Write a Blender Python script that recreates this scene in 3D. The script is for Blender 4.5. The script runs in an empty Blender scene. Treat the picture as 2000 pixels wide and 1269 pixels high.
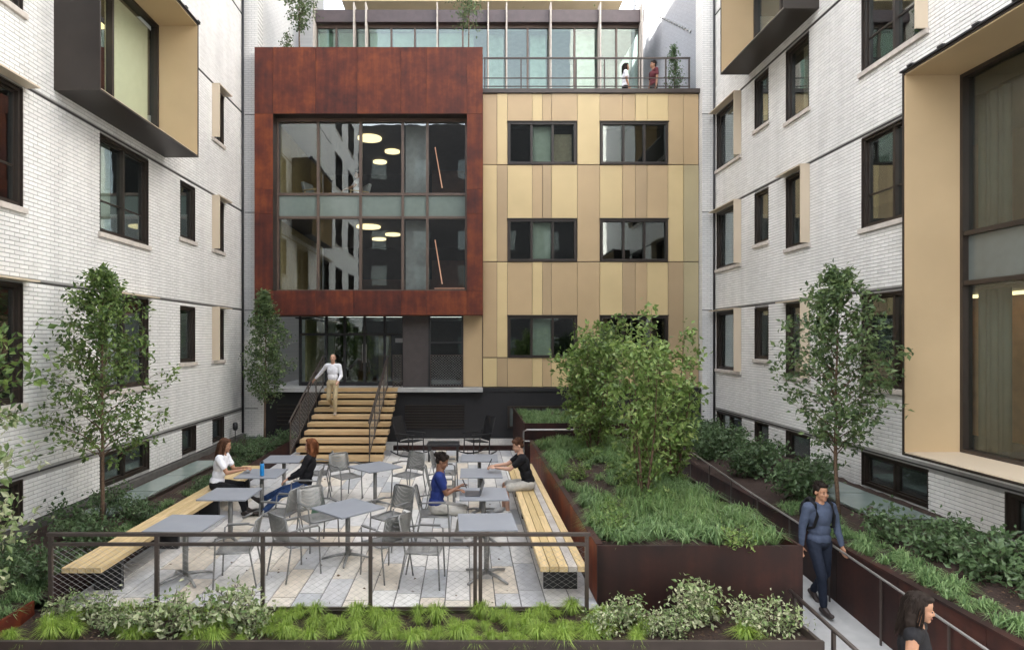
import bpy, bmesh, math, random
import numpy as np
from mathutils import Vector, Matrix
R = math.radians
random.seed(7)
SC = bpy.context.scene
COL = SC.collection

# ------------------------------------------------------------------ camera, sky, sun, exposure
cam_data = bpy.data.cameras.new("camera")
cam = bpy.data.objects.new("camera", cam_data)
COL.objects.link(cam)
cam.location = (0, 0, 3.1)
cam.rotation_euler = (R(90), 0, 0)
cam_data.sensor_width = 36.0
cam_data.lens = 21.6
cam_data.shift_x = 0.045
cam_data.shift_y = 0.0148
cam_data.clip_start = 0.1
cam_data.clip_end = 2000
SC.camera = cam
SC.render.resolution_x = 1024
SC.render.resolution_y = 649

SUN_DIR = Vector((-0.75, -0.30, 0.62)).normalized()
SUN_EL = math.asin(SUN_DIR.z)
SUN_AZ = math.atan2(SUN_DIR.x, SUN_DIR.y)
world = bpy.data.worlds.new("World")
SC.world = world
world.use_nodes = True
wn = world.node_tree.nodes
wl = world.node_tree.links
wn.clear()
sky = wn.new('ShaderNodeTexSky')
sky.sky_type = 'NISHITA'
sky.sun_disc = False
sky.sun_elevation = SUN_EL
sky.sun_rotation = SUN_AZ
sky.air_density = 1.0
sky.dust_density = 2.0
sky.ozone_density = 0.6
hs = wn.new('ShaderNodeHueSaturation')
hs.inputs['Saturation'].default_value = 0.30
bg = wn.new('ShaderNodeBackground')
bg.inputs['Strength'].default_value = 0.15
wo = wn.new('ShaderNodeOutputWorld')
wl.new(sky.outputs[0], hs.inputs['Color'])
wl.new(hs.outputs[0], bg.inputs['Color'])
wl.new(bg.outputs[0], wo.inputs['Surface'])

sun_data = bpy.data.lights.new("sun", 'SUN')
sun_data.energy = 4.6
sun_data.angle = R(0.5)
sun_data.color = (1.0, 0.94, 0.86)
sun = bpy.data.objects.new("sun", sun_data)
COL.objects.link(sun)
sun.rotation_euler = SUN_DIR.to_track_quat('Z', 'Y').to_euler()
sun.location = (-30, -12, 40)

SC.view_settings.view_transform = 'Standard'
SC.view_settings.look = 'None'
SC.view_settings.gamma = 1.0
SC.view_settings.exposure = 2.8

# ------------------------------------------------------------------ materials
MATS = {}
def new_mat(name):
    m = bpy.data.materials.new(name)
    m.use_nodes = True
    nt = m.node_tree
    b = nt.nodes['Principled BSDF']
    MATS[name] = m
    return m, nt, b

def plain(name, col, rough=0.6, metal=0.0, var=0.12, scale=6.0, bump=0.0, bscale=60.0, spec=0.5):
    """base colour with a soft noise variation and optional fine relief"""
    m, nt, b = new_mat(name)
    n, l = nt.nodes, nt.links
    tc = n.new('ShaderNodeTexCoord')
    nz = n.new('ShaderNodeTexNoise'); nz.inputs['Scale'].default_value = scale; nz.inputs['Detail'].default_value = 6
    l.new(tc.outputs['Object'], nz.inputs['Vector'])
    rp = n.new('ShaderNodeValToRGB')
    rp.color_ramp.elements[0].position = 0.3; rp.color_ramp.elements[1].position = 0.7
    rp.color_ramp.elements[0].color = tuple(max(0, c*(1-var)) for c in col) + (1,)
    rp.color_ramp.elements[1].color = tuple(min(1, c*(1+var)) for c in col) + (1,)
    l.new(nz.outputs['Fac'], rp.inputs['Fac'])
    l.new(rp.outputs['Color'], b.inputs['Base Color'])
    b.inputs['Roughness'].default_value = rough
    b.inputs['Metallic'].default_value = metal
    b.inputs['Specular IOR Level'].default_value = spec
    if bump > 0:
        n2 = n.new('ShaderNodeTexNoise'); n2.inputs['Scale'].default_value = bscale; n2.inputs['Detail'].default_value = 4
        l.new(tc.outputs['Object'], n2.inputs['Vector'])
        bp = n.new('ShaderNodeBump'); bp.inputs['Strength'].default_value = bump; bp.inputs['Distance'].default_value = 0.01
        l.new(n2.outputs['Fac'], bp.inputs['Height'])
        l.new(bp.outputs['Normal'], b.inputs['Normal'])
    return m

def ramp_mat(name, cols, source='island', rough=0.6, noise=0.0, nscale=20.0, bump=0.0, trans=0.0, metal=0.0, stretch=None):
    """colour picked per loose piece ('island') or per object, with optional noise on top"""
    m, nt, b = new_mat(name)
    n, l = nt.nodes, nt.links
    if source == 'island':
        g = n.new('ShaderNodeNewGeometry'); src = g.outputs['Random Per Island']
    else:
        g = n.new('ShaderNodeObjectInfo'); src = g.outputs['Random']
    rp = n.new('ShaderNodeValToRGB')
    cr = rp.color_ramp
    while len(cr.elements) < len(cols):
        cr.elements.new(0.5)
    for i, c in enumerate(cols):
        cr.elements[i].position = i/(max(1, len(cols)-1)) if source == 'island' else i/len(cols)
        cr.elements[i].color = tuple(c) + (1,)
    if source != 'island':
        cr.interpolation = 'CONSTANT'
    l.new(src, rp.inputs['Fac'])
    out = rp.outputs['Color']
    tc = n.new('ShaderNodeTexCoord')
    if noise > 0:
        nz = n.new('ShaderNodeTexNoise'); nz.inputs['Scale'].default_value = nscale; nz.inputs['Detail'].default_value = 8
        if stretch:
            mp = n.new('ShaderNodeMapping'); mp.inputs['Scale'].default_value = stretch
            l.new(tc.outputs['Object'], mp.inputs['Vector']); l.new(mp.outputs[0], nz.inputs['Vector'])
        else:
            l.new(tc.outputs['Object'], nz.inputs['Vector'])
        mr = n.new('ShaderNodeMapRange'); mr.inputs[1].default_value = 0.25; mr.inputs[2].default_value = 0.75
        mr.inputs[3].default_value = 1-noise; mr.inputs[4].default_value = 1+noise
        l.new(nz.outputs['Fac'], mr.inputs[0])
        vm = n.new('ShaderNodeVectorMath'); vm.operation = 'MULTIPLY'
        l.new(out, vm.inputs[0]); l.new(mr.outputs[0], vm.inputs[1])
        out = vm.outputs[0]
        if bump > 0:
            bp = n.new('ShaderNodeBump'); bp.inputs['Strength'].default_value = bump; bp.inputs['Distance'].default_value = 0.005
            l.new(nz.outputs['Fac'], bp.inputs['Height']); l.new(bp.outputs['Normal'], b.inputs['Normal'])
    l.new(out, b.inputs['Base Color'])
    b.inputs['Roughness'].default_value = rough
    b.inputs['Metallic'].default_value = metal
    if trans > 0:
        tr = n.new('ShaderNodeBsdfTranslucent'); l.new(out, tr.inputs['Color'])
        mx = n.new('ShaderNodeMixShader'); mx.inputs[0].default_value = trans
        mo = n['Material Output']
        l.new(b.outputs[0], mx.inputs[1]); l.new(tr.outputs[0], mx.inputs[2]); l.new(mx.outputs[0], mo.inputs['Surface'])
    return m

def glass_mat(name, tint, refl=1.0, rough=0.0):
    """thin architectural glass: tinted see-through plus mirror by Fresnel"""
    m, nt, b = new_mat(name)
    n, l = nt.nodes, nt.links
    n.remove(b)
    t = n.new('ShaderNodeBsdfTransparent'); t.inputs[0].default_value = tint + (1,)
    g = n.new('ShaderNodeBsdfGlossy'); g.inputs['Roughness'].default_value = rough
    g.inputs['Color'].default_value = (0.9, 0.95, 0.95, 1)
    f = n.new('ShaderNodeFresnel'); ge = n.new('ShaderNodeNewGeometry')
    io = n.new('ShaderNodeMapRange'); io.inputs[3].default_value = 1.5; io.inputs[4].default_value = 1/1.5   # thin sheet: no total reflection at the back face
    l.new(ge.outputs['Backfacing'], io.inputs[0]); l.new(io.outputs[0], f.inputs[0])
    ml = n.new('ShaderNodeMath'); ml.operation = 'MULTIPLY'; ml.inputs[1].default_value = refl; ml.use_clamp = True
    l.new(f.outputs[0], ml.inputs[0])
    mx = n.new('ShaderNodeMixShader')
    # gentle waviness of the sheet
    tc = n.new('ShaderNodeTexCoord'); nz = n.new('ShaderNodeTexNoise'); nz.inputs['Scale'].default_value = 1.3
    l.new(tc.outputs['Object'], nz.inputs['Vector'])
    bp = n.new('ShaderNodeBump'); bp.inputs['Strength'].default_value = 0.06; bp.inputs['Distance'].default_value = 0.02
    l.new(nz.outputs['Fac'], bp.inputs['Height']); l.new(bp.outputs['Normal'], g.inputs['Normal'])
    l.new(ml.outputs[0], mx.inputs[0]); l.new(t.outputs[0], mx.inputs[1]); l.new(g.outputs[0], mx.inputs[2])
    l.new(mx.outputs[0], n['Material Output'].inputs['Surface'])
    return m

def brick_mat(name, axis, k=(1, 1, 1)):
    """painted brickwork too far away to tell the bricks apart"""
    m, nt, b = new_mat(name)
    n, l = nt.nodes, nt.links
    tc = n.new('ShaderNodeTexCoord')
    sp = n.new('ShaderNodeSeparateXYZ'); cb = n.new('ShaderNodeCombineXYZ')
    l.new(tc.outputs['Object'], sp.inputs[0])
    l.new(sp.outputs['Y' if axis == 'x' else 'X'], cb.inputs[0]); l.new(sp.outputs['Z'], cb.inputs[1])
    br = n.new('ShaderNodeTexBrick')
    br.inputs['Scale'].default_value = 1.0
    br.inputs['Brick Width'].default_value = 0.203; br.inputs['Row Height'].default_value = 0.0677
    br.inputs['Mortar Size'].default_value = 0.006; br.inputs['Mortar Smooth'].default_value = 0.2
    br.inputs['Color1'].default_value = tuple(a*b for a, b in zip((0.76, 0.75, 0.725), k)) + (1,); br.inputs['Color2'].default_value = tuple(a*b for a, b in zip((0.70, 0.69, 0.67), k)) + (1,)
    br.inputs['Mortar'].default_value = tuple(a*b for a, b in zip((0.46, 0.455, 0.44), k)) + (1,)
    l.new(cb.outputs[0], br.inputs['Vector']); l.new(br.outputs['Color'], b.inputs['Base Color'])
    bp = n.new('ShaderNodeBump'); bp.inputs['Strength'].default_value = 0.8; bp.inputs['Distance'].default_value = 0.012; bp.invert = True
    l.new(br.outputs['Fac'], bp.inputs['Height']); l.new(bp.outputs['Normal'], b.inputs['Normal'])
    b.inputs['Roughness'].default_value = 0.55
    return m

def corten_mat(name, dark, mid, light):
    m, nt, b = new_mat(name)
    n, l = nt.nodes, nt.links
    tc = n.new('ShaderNodeTexCoord')
    oi = n.new('ShaderNodeObjectInfo')
    ad = n.new('ShaderNodeVectorMath'); ad.operation = 'ADD'
    sc = n.new('ShaderNodeVectorMath'); sc.operation = 'SCALE'; sc.inputs[0].default_value = (13.1, 7.7, 3.3)
    l.new(oi.outputs['Random'], sc.inputs['Scale'])
    l.new(tc.outputs['Object'], ad.inputs[0]); l.new(sc.outputs[0], ad.inputs[1])
    n1 = n.new('ShaderNodeTexNoise'); n1.inputs['Scale'].default_value = 1.5; n1.inputs['Detail'].default_value = 9; n1.inputs['Roughness'].default_value = 0.66
    l.new(ad.outputs[0], n1.inputs['Vector'])
    mp = n.new('ShaderNodeMapping'); mp.inputs['Scale'].default_value = (9, 9, 0.6)
    l.new(ad.outputs[0], mp.inputs['Vector'])
    n2 = n.new('ShaderNodeTexNoise'); n2.inputs['Scale'].default_value = 1.0; n2.inputs['Detail'].default_value = 5
    l.new(mp.outputs[0], n2.inputs['Vector'])
    a1 = n.new('ShaderNodeMath'); a1.operation = 'MULTIPLY_ADD'; a1.inputs[1].default_value = 0.35
    l.new(n2.outputs['Fac'], a1.inputs[0]); l.new(n1.outputs['Fac'], a1.inputs[2])
    a2 = n.new('ShaderNodeMath'); a2.operation = 'MULTIPLY_ADD'; a2.inputs[1].default_value = 0.16
    l.new(oi.outputs['Random'], a2.inputs[0]); l.new(a1.outputs[0], a2.inputs[2])
    rp = n.new('ShaderNodeValToRGB'); cr = rp.color_ramp
    cr.elements.new(0.5)
    cr.elements[0].position = 0.5; cr.elements[0].color = dark + (1,)
    cr.elements[1].position = 0.72; cr.elements[1].color = mid + (1,)
    cr.elements[2].position = 0.98; cr.elements[2].color = light + (1,)
    l.new(a2.outputs[0], rp.inputs['Fac']); l.new(rp.outputs['Color'], b.inputs['Base Color'])
    b.inputs['Roughness'].default_value = 0.62
    b.inputs['Specular IOR Level'].default_value = 0.35
    n3 = n.new('ShaderNodeTexNoise'); n3.inputs['Scale'].default_value = 90; n3.inputs['Detail'].default_value = 3
    l.new(tc.outputs['Object'], n3.inputs['Vector'])
    bp = n.new('ShaderNodeBump'); bp.inputs['Strength'].default_value = 0.15; bp.inputs['Distance'].default_value = 0.004
    l.new(n3.outputs['Fac'], bp.inputs['Height']); l.new(bp.outputs['Normal'], b.inputs['Normal'])
    return m

def perforated_mat(name, col, pitch, hole):
    """sheet metal punched with a grid of holes"""
    m, nt, b = new_mat(name)
    n, l = nt.nodes, nt.links
    tc = n.new('ShaderNodeTexCoord')
    vo = n.new('ShaderNodeTexVoronoi'); vo.inputs['Scale'].default_value = 1.0/pitch; vo.inputs['Randomness'].default_value = 0.0
    l.new(tc.outputs['Object'], vo.inputs['Vector'])
    lt = n.new('ShaderNodeMath'); lt.operation = 'LESS_THAN'; lt.inputs[1].default_value = hole
    l.new(vo.outputs['Distance'], lt.inputs[0])
    t = n.new('ShaderNodeBsdfTransparent')
    mx = n.new('ShaderNodeMixShader')
    b.inputs['Base Color'].default_value = col + (1,); b.inputs['Metallic'].default_value = 0.5; b.inputs['Roughness'].default_value = 0.45
    l.new(lt.outputs[0], mx.inputs[0]); l.new(b.outputs[0], mx.inputs[1]); l.new(t.outputs[0], mx.inputs[2])
    l.new(mx.outputs[0], n['Material Output'].inputs['Surface'])
    return m

def emit_mat(name, col, strength):
    m, nt, b = new_mat(name)
    b.inputs['Base Color'].default_value = col + (1,)
    b.inputs['Emission Color'].default_value = col + (1,)
    b.inputs['Emission Strength'].default_value = strength
    return m

plain('paint', (0.74, 0.73, 0.705), 0.55, var=0.05, scale=3.0, bump=0.25, bscale=45)
def brick_paint():
    m, nt, b = new_mat('brick_paint'); n, l = nt.nodes, nt.links
    g = n.new('ShaderNodeNewGeometry'); oi = n.new('ShaderNodeObjectInfo')
    ad = n.new('ShaderNodeMath'); ad.operation = 'ADD'; l.new(g.outputs['Random Per Island'], ad.inputs[0]); l.new(oi.outputs['Random'], ad.inputs[1])
    fr = n.new('ShaderNodeMath'); fr.operation = 'FRACT'; l.new(ad.outputs[0], fr.inputs[0])
    rp = n.new('ShaderNodeValToRGB'); cr = rp.color_ramp; cr.elements.new(0.35); cr.elements.new(0.9)
    for e, (p, c) in zip(cr.elements, ((0, (0.70, 0.69, 0.67)), (0.3, (0.76, 0.75, 0.73)), (0.8, (0.78, 0.77, 0.75)), (1, (0.72, 0.71, 0.685)))): e.position = p; e.color = c + (1,)
    l.new(fr.outputs[0], rp.inputs['Fac'])
    n1 = n.new('ShaderNodeTexNoise'); n1.inputs['Scale'].default_value = 0.55; n1.inputs['Detail'].default_value = 7; l.new(g.outputs['Position'], n1.inputs['Vector'])
    mp = n.new('ShaderNodeMapping'); mp.inputs['Scale'].default_value = (3.5, 3.5, 0.22); l.new(g.outputs['Position'], mp.inputs['Vector'])
    n2 = n.new('ShaderNodeTexNoise'); n2.inputs['Scale'].default_value = 1.0; n2.inputs['Detail'].default_value = 6; l.new(mp.outputs[0], n2.inputs['Vector'])
    sm = n.new('ShaderNodeMath'); sm.operation = 'ADD'; l.new(n1.outputs['Fac'], sm.inputs[0]); l.new(n2.outputs['Fac'], sm.inputs[1])
    mr = n.new('ShaderNodeMapRange'); mr.inputs[1].default_value = 0.65; mr.inputs[2].default_value = 1.2; mr.inputs[3].default_value = 0.84; mr.inputs[4].default_value = 1.04; l.new(sm.outputs[0], mr.inputs[0])
    vm = n.new('ShaderNodeVectorMath'); vm.operation = 'MULTIPLY'; l.new(rp.outputs['Color'], vm.inputs[0]); l.new(mr.outputs[0], vm.inputs[1]); l.new(vm.outputs[0], b.inputs['Base Color'])
    n3 = n.new('ShaderNodeTexNoise'); n3.inputs['Scale'].default_value = 45; n3.inputs['Detail'].default_value = 3; l.new(g.outputs['Position'], n3.inputs['Vector'])
    bp = n.new('ShaderNodeBump'); bp.inputs['Strength'].default_value = 0.12; bp.inputs['Distance'].default_value = 0.004; l.new(n3.outputs['Fac'], bp.inputs['Height']); l.new(bp.outputs['Normal'], b.inputs['Normal'])
    b.inputs['Roughness'].default_value = 0.5
brick_paint()
plain('mortar', (0.31, 0.305, 0.295), 0.8, var=0.1, scale=9)
brick_mat('brick_far_grey', 'x', (0.50, 0.53, 0.60)); brick_mat('brick_far_x', 'x'); brick_mat('brick_far_y', 'y')  # brick_far_grey: the white brick with bluish shade put into its colour
plain('bronze', (0.025, 0.018, 0.014), 0.42, var=0.15, scale=2.0, spec=0.5)
plain('bronze_light', (0.10, 0.068, 0.052), 0.45, var=0.12, scale=2.0)
plain('dark_joint', (0.035, 0.033, 0.032), 0.7)
plain('limestone', (0.50, 0.455, 0.41), 0.8, var=0.14, scale=8, bump=0.2)
plain('tan_metal', (0.50, 0.375, 0.225), 0.42, var=0.05, scale=1.2)
plain('tan_pale', (0.55, 0.46, 0.345), 0.5, var=0.04, scale=1.2)
plain('panel_light', (0.60, 0.465, 0.245), 0.40, var=0.06, scale=0.9, bump=0.03)
plain('panel_tan', (0.475, 0.345, 0.195), 0.40, var=0.06, scale=0.9, bump=0.03)
plain('panel_dark', (0.41, 0.30, 0.175), 0.40, var=0.06, scale=0.9, bump=0.03)
plain('panel_olive', (0.42, 0.355, 0.21), 0.40, var=0.06, scale=0.9, bump=0.03)
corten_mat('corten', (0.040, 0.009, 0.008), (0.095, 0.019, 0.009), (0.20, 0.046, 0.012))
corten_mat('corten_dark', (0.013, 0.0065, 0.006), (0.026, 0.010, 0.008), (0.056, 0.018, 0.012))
plain('charcoal', (0.016, 0.0155, 0.017), 0.55, var=0.12, scale=3)
plain('pier_brown', (0.055, 0.045, 0.043), 0.6)
plain('purple_fascia', (0.070, 0.050, 0.053), 0.45)
glass_mat('glass', (0.80, 0.85, 0.83), 2.4)
glass_mat('glass_clear', (0.92, 0.94, 0.93), 2.6)
glass_mat('glass_bay', (0.88, 0.92, 0.90), 1.5)
glass_mat('glass_green', (0.70, 0.80, 0.75), 1.8)
plain('spandrel', (0.17, 0.21, 0.19), 0.12, var=0.05, spec=0.8)
plain('spandrel_dark', (0.10, 0.115, 0.11), 0.12, var=0.05, spec=0.8)
plain('well_glass', (0.22, 0.27, 0.245), 0.22, var=0.08, scale=2.5)
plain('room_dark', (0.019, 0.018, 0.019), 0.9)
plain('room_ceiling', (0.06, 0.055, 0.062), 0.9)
plain('room_warm', (0.50, 0.40, 0.20), 0.8)
plain('room_grey', (0.30, 0.31, 0.31), 0.8)
plain('room_red', (0.12, 0.052, 0.03), 0.8)
plain('room_white', (0.62, 0.64, 0.60), 0.8)
plain('curtain', (0.36, 0.28, 0.20), 0.9, var=0.2, scale=12)
plain('roller_blind', (0.74, 0.69, 0.52), 0.8, var=0.05)
plain('oak_wall', (0.34, 0.15, 0.055), 0.7, var=0.2, scale=5)
plain('drape', (0.040, 0.046, 0.040), 0.9, var=0.15)
plain('blind', (0.48, 0.50, 0.43), 0.8, var=0.08)
emit_mat('lamp_warm', (1.0, 0.80, 0.42), 0.34)
emit_mat('lamp_strip', (1.0, 0.50, 0.32), 0.10)
plain('concrete', (0.40, 0.40, 0.39), 0.8, var=0.10, scale=5, bump=0.2)
plain('ledge', (0.10, 0.095, 0.088), 0.85, var=0.2, scale=5, bump=0.3)
plain('soil', (0.036, 0.020, 0.014), 0.95, var=0.5, scale=25, bump=1.0, bscale=45)
plain('gravel', (0.42, 0.40, 0.37), 0.9, var=0.4, scale=40, bump=1.0, bscale=60)
plain('asphalt', (0.10, 0.10, 0.10), 0.9)
ramp_mat('paver', [(0.587, 0.565, 0.531), (0.449, 0.445, 0.446), (0.621, 0.609, 0.58), (0.567, 0.504, 0.421), (0.398, 0.406, 0.416), (0.608, 0.584, 0.551), (0.508, 0.499, 0.485), (0.596, 0.545, 0.466)], 'object', 0.75, noise=0.16, nscale=9, bump=0.25)
plain('paver_joint', (0.13, 0.125, 0.12), 0.9)
ramp_mat('pine', [(0.51, 0.378, 0.194), (0.581, 0.431, 0.229), (0.466, 0.343, 0.167), (0.546, 0.405, 0.211)], 'object', 0.6, noise=0.22, nscale=5, bump=0.15, stretch=(9, 0.6, 9))
ramp_mat('tread_wood', [(0.448, 0.312, 0.16), (0.496, 0.352, 0.192), (0.416, 0.296, 0.152)], 'object', 0.6, noise=0.2, nscale=5, bump=0.15, stretch=(0.6, 9, 9))
plain('grey_plank', (0.38, 0.345, 0.31), 0.8, var=0.2, scale=6)
plain('table_metal', (0.25, 0.265, 0.295), 0.5, metal=0.15, var=0.06, scale=3)
plain('aluminium', (0.25, 0.25, 0.245), 0.4, metal=0.55, var=0.08)
perforated_mat('mesh_metal', (0.27, 0.27, 0.26), 0.013, 0.38)
plain('black_metal', (0.018, 0.018, 0.02), 0.45)
plain('steel_rail', (0.36, 0.35, 0.33), 0.35, metal=0.7)
plain('rail_brown', (0.050, 0.038, 0.032), 0.42, var=0.15)
plain('wire', (0.42, 0.41, 0.40), 0.35, metal=0.6)
plain('bark', (0.115, 0.072, 0.045), 0.9, var=0.35, scale=30, bump=0.6)
plain('bark_dark', (0.065, 0.045, 0.032), 0.9, var=0.3, scale=30, bump=0.5)
def leaf(name, cols, trans=0.3):
    cols = [tuple(min(0.5, v*1.5) for v in c) for c in cols]
    return ramp_mat(name, cols, 'island', 0.45, trans=trans)
leaf('leaf_birch', [(0.030, 0.055, 0.016), (0.062, 0.105, 0.026), (0.125, 0.180, 0.045), (0.045, 0.078, 0.022)])
leaf('leaf_pear', [(0.030, 0.055, 0.022), (0.062, 0.100, 0.036), (0.115, 0.160, 0.060), (0.040, 0.070, 0.028)])
leaf('leaf_shad', [(0.060, 0.095, 0.022), (0.100, 0.165, 0.038), (0.17, 0.235, 0.066), (0.070, 0.118, 0.028), (0.21, 0.25, 0.085)])
leaf('leaf_pale', [(0.075, 0.13, 0.035), (0.20, 0.26, 0.11), (0.36, 0.40, 0.22), (0.10, 0.16, 0.05)])
leaf('leaf_shrub', [(0.030, 0.055, 0.022), (0.055, 0.095, 0.035), (0.085, 0.13, 0.060), (0.04, 0.07, 0.028)])
leaf('leaf_rooftop', [(0.035, 0.06, 0.025), (0.07, 0.11, 0.04), (0.11, 0.14, 0.06)])
leaf('grass_bright', [(0.13, 0.20, 0.030), (0.20, 0.29, 0.045), (0.26, 0.36, 0.075), (0.10, 0.17, 0.03)], 0.35)
leaf('grass_blue', [(0.050, 0.100, 0.034), (0.105, 0.175, 0.065), (0.18, 0.26, 0.11), (0.075, 0.13, 0.05)], 0.3)
leaf('grass_light', [(0.06, 0.115, 0.035), (0.10, 0.17, 0.055), (0.16, 0.24, 0.09), (0.12, 0.15, 0.06)], 0.35)
plain('flower_orange', (0.55, 0.16, 0.02), 0.6)
# people
plain('skin_light', (0.50, 0.29, 0.20), 0.5, var=0.06, spec=0.4)
plain('skin_tan', (0.36, 0.19, 0.115), 0.5, var=0.06, spec=0.4)
plain('skin_brown', (0.20, 0.095, 0.055), 0.5, var=0.06, spec=0.4)
def cloth(name, col, var=0.12):
    return plain(name, col, 0.85, var=var, scale=14, bump=0.35, bscale=26, spec=0.2)
cloth('cloth_white', (0.72, 0.72, 0.76)); cloth('cloth_khaki', (0.42, 0.34, 0.21)); cloth('cloth_black', (0.012, 0.012, 0.014))
cloth('cloth_navy', (0.018, 0.024, 0.040)); cloth('cloth_blue', (0.020, 0.035, 0.15)); cloth('cloth_denim', (0.030, 0.060, 0.15), 0.3)
cloth('cloth_sand', (0.42, 0.40, 0.36)); cloth('cloth_slate', (0.062, 0.080, 0.125)); cloth('cloth_maroon', (0.11, 0.028, 0.035))
cloth('cloth_charcoal', (0.03, 0.03, 0.032)); cloth('cloth_green', (0.09, 0.17, 0.11))
def hair(name, col):
    m = ramp_mat(name, [col, tuple(c*1.3 for c in col)], 'object', 0.65, noise=0.5, nscale=30, bump=0.5, stretch=(1, 1, 0.15))
    m.node_tree.nodes['Principled BSDF'].inputs['Specular IOR Level'].default_value = 0.12
hair('hair_dark', (0.014, 0.010, 0.008)); hair('hair_brown', (0.055, 0.026, 0.015)); hair('hair_auburn', (0.115, 0.042, 0.018)); hair('hair_grey', (0.22, 0.18, 0.15))
plain('eye_dark', (0.02, 0.015, 0.012), 0.3); plain('lip', (0.25, 0.09, 0.08), 0.5)
plain('shoe_dark', (0.03, 0.02, 0.017), 0.5); plain('shoe_light', (0.30, 0.25, 0.2), 0.6); plain('shoe_white', (0.6, 0.58, 0.55), 0.6)
plain('bottle_blue', (0.010, 0.20, 0.50), 0.3); plain('laptop_grey', (0.12, 0.125, 0.14), 0.35, metal=0.5); plain('phone_black', (0.012, 0.012, 0.012), 0.15)
plain('plastic_white', (0.7, 0.7, 0.7), 0.4)
# ------------------------------------------------------------------ mesh helpers
class MB:
    """collects shapes for ONE mesh object"""
    def __init__(self):
        self.v = []; self.f = []
    def box(self, x0, x1, y0, y1, z0, z1, M=None):
        b = len(self.v)
        P = [(x0,y0,z0),(x1,y0,z0),(x1,y1,z0),(x0,y1,z0),(x0,y0,z1),(x1,y0,z1),(x1,y1,z1),(x0,y1,z1)]
        if M is not None: P = [tuple(M @ Vector(p)) for p in P]
        self.v += P
        self.f += [tuple(b+i for i in q) for q in ((0,3,2,1),(4,5,6,7),(0,1,5,4),(1,2,6,5),(2,3,7,6),(3,0,4,7))]
        return self
    def quad(self, *P):
        b = len(self.v); self.v += [tuple(p) for p in P]; self.f.append(tuple(range(b, b+len(P)))); return self
    def tube(self, pts, rad, n=8, caps=True):
        pts = [Vector(p) for p in pts]
        if not hasattr(rad, '__len__'): rad = [rad]*len(pts)
        b = len(self.v); up = Vector((0.123, 0.31, 0.94))
        for i, p in enumerate(pts):
            d = (pts[min(i+1, len(pts)-1)] - pts[max(i-1, 0)])
            d = d.normalized() if d.length > 1e-9 else Vector((0,0,1))
            a = d.cross(up)
            if a.length < 0.05: a = d.cross(Vector((1,0,0)))
            a.normalize(); c = d.cross(a)
            for k in range(n):
                t = 2*math.pi*k/n
                self.v.append(tuple(p + (a*math.cos(t) + c*math.sin(t))*rad[i]))
        for i in range(len(pts)-1):
            for k in range(n):
                q = b+i*n; self.f.append((q+k, q+(k+1)%n, q+n+(k+1)%n, q+n+k))
        if caps:
            self.f.append(tuple(b+k for k in reversed(range(n))))
            e = b+(len(pts)-1)*n; self.f.append(tuple(e+k for k in range(n)))
        return self
    def lathe(self, c, prof, n=16):
        return self.tube([(c[0], c[1], c[2]+z) for r, z in prof], [r for r, z in prof], n)
    def ball(self, c, r, n=12, m=8, M=None):
        if not hasattr(r, '__len__'): r = (r, r, r)
        b = len(self.v)
        for i in range(m+1):
            t = math.pi*i/m
            for k in range(n):
                a = 2*math.pi*k/n
                q = Vector((r[0]*math.sin(t)*math.cos(a), r[1]*math.sin(t)*math.sin(a), r[2]*math.cos(t)))
                if M is not None: q = M @ q
                self.v.append((c[0]+q.x, c[1]+q.y, c[2]+q.z))
        for i in range(m):
            for k in range(n):
                q = b+i*n; self.f.append((q+k, q+n+k, q+n+(k+1)%n, q+(k+1)%n))
        return self
    def mesh(self, name, mat, smooth=False):
        me = bpy.data.meshes.new(name); me.from_pydata(self.v, [], self.f)
        me.materials.append(MATS[mat]); me.update()
        if smooth:
            me.polygons.foreach_set('use_smooth', [True]*len(me.polygons))
        return me
    def build(self, name, mat, parent=None, smooth=False, bevel=0.0, loc=None):
        o = link(name, self.mesh(name, mat, smooth), parent, loc)
        if bevel > 0:
            m = o.modifiers.new('bevel', 'BEVEL'); m.width = bevel; m.segments = 2; m.limit_method = 'ANGLE'
        return o

def link(name, data, parent=None, loc=None):
    o = bpy.data.objects.new(name, data); COL.objects.link(o)
    if loc is not None: o.location = loc
    if parent is not None: o.parent = parent
    return o
def tag(o, label=None, cat=None, group=None, kind=None):
    if label: o['label'] = label
    if cat: o['category'] = cat
    if group: o['group'] = group
    if kind: o['kind'] = kind
    return o
def thing(name, label, cat, loc=(0,0,0), rz=0.0, group=None):
    o = bpy.data.objects.new(name, None); COL.objects.link(o)
    o.empty_display_size = 0.2
    o.location = loc; o.rotation_euler = (0,0,rz)
    return tag(o, label, cat, group)
def copy_tree(o, parent=None):
    c = o.copy(); COL.objects.link(c)
    if parent is not None: c.parent = parent
    for ch in list(o.children): copy_tree(ch, c)
    return c
def box(name, x0, x1, y0, y1, z0, z1, mat, parent=None, bevel=0.0):
    return MB().box(x0,x1,y0,y1,z0,z1).build(name, mat, parent, bevel=bevel)
def np_mesh(name, V, Fq, mat, smooth=False):
    """V (n,3), Fq (m,k) arrays -> mesh"""
    me = bpy.data.meshes.new(name)
    V = np.asarray(V, np.float32); Fq = np.asarray(Fq, np.int32)
    k = Fq.shape[1]
    me.vertices.add(len(V)); me.vertices.foreach_set('co', V.ravel())
    me.loops.add(Fq.size); me.loops.foreach_set('vertex_index', Fq.ravel())
    me.polygons.add(len(Fq)); me.polygons.foreach_set('loop_start', np.arange(0, Fq.size, k, dtype=np.int32))
    me.polygons.foreach_set('loop_total', np.full(len(Fq), k, np.int32))
    me.polygons.foreach_set('use_smooth', np.full(len(Fq), bool(smooth)))
    me.update(calc_edges=True); me.validate()
    me.materials.append(MATS[mat])
    return me

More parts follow.
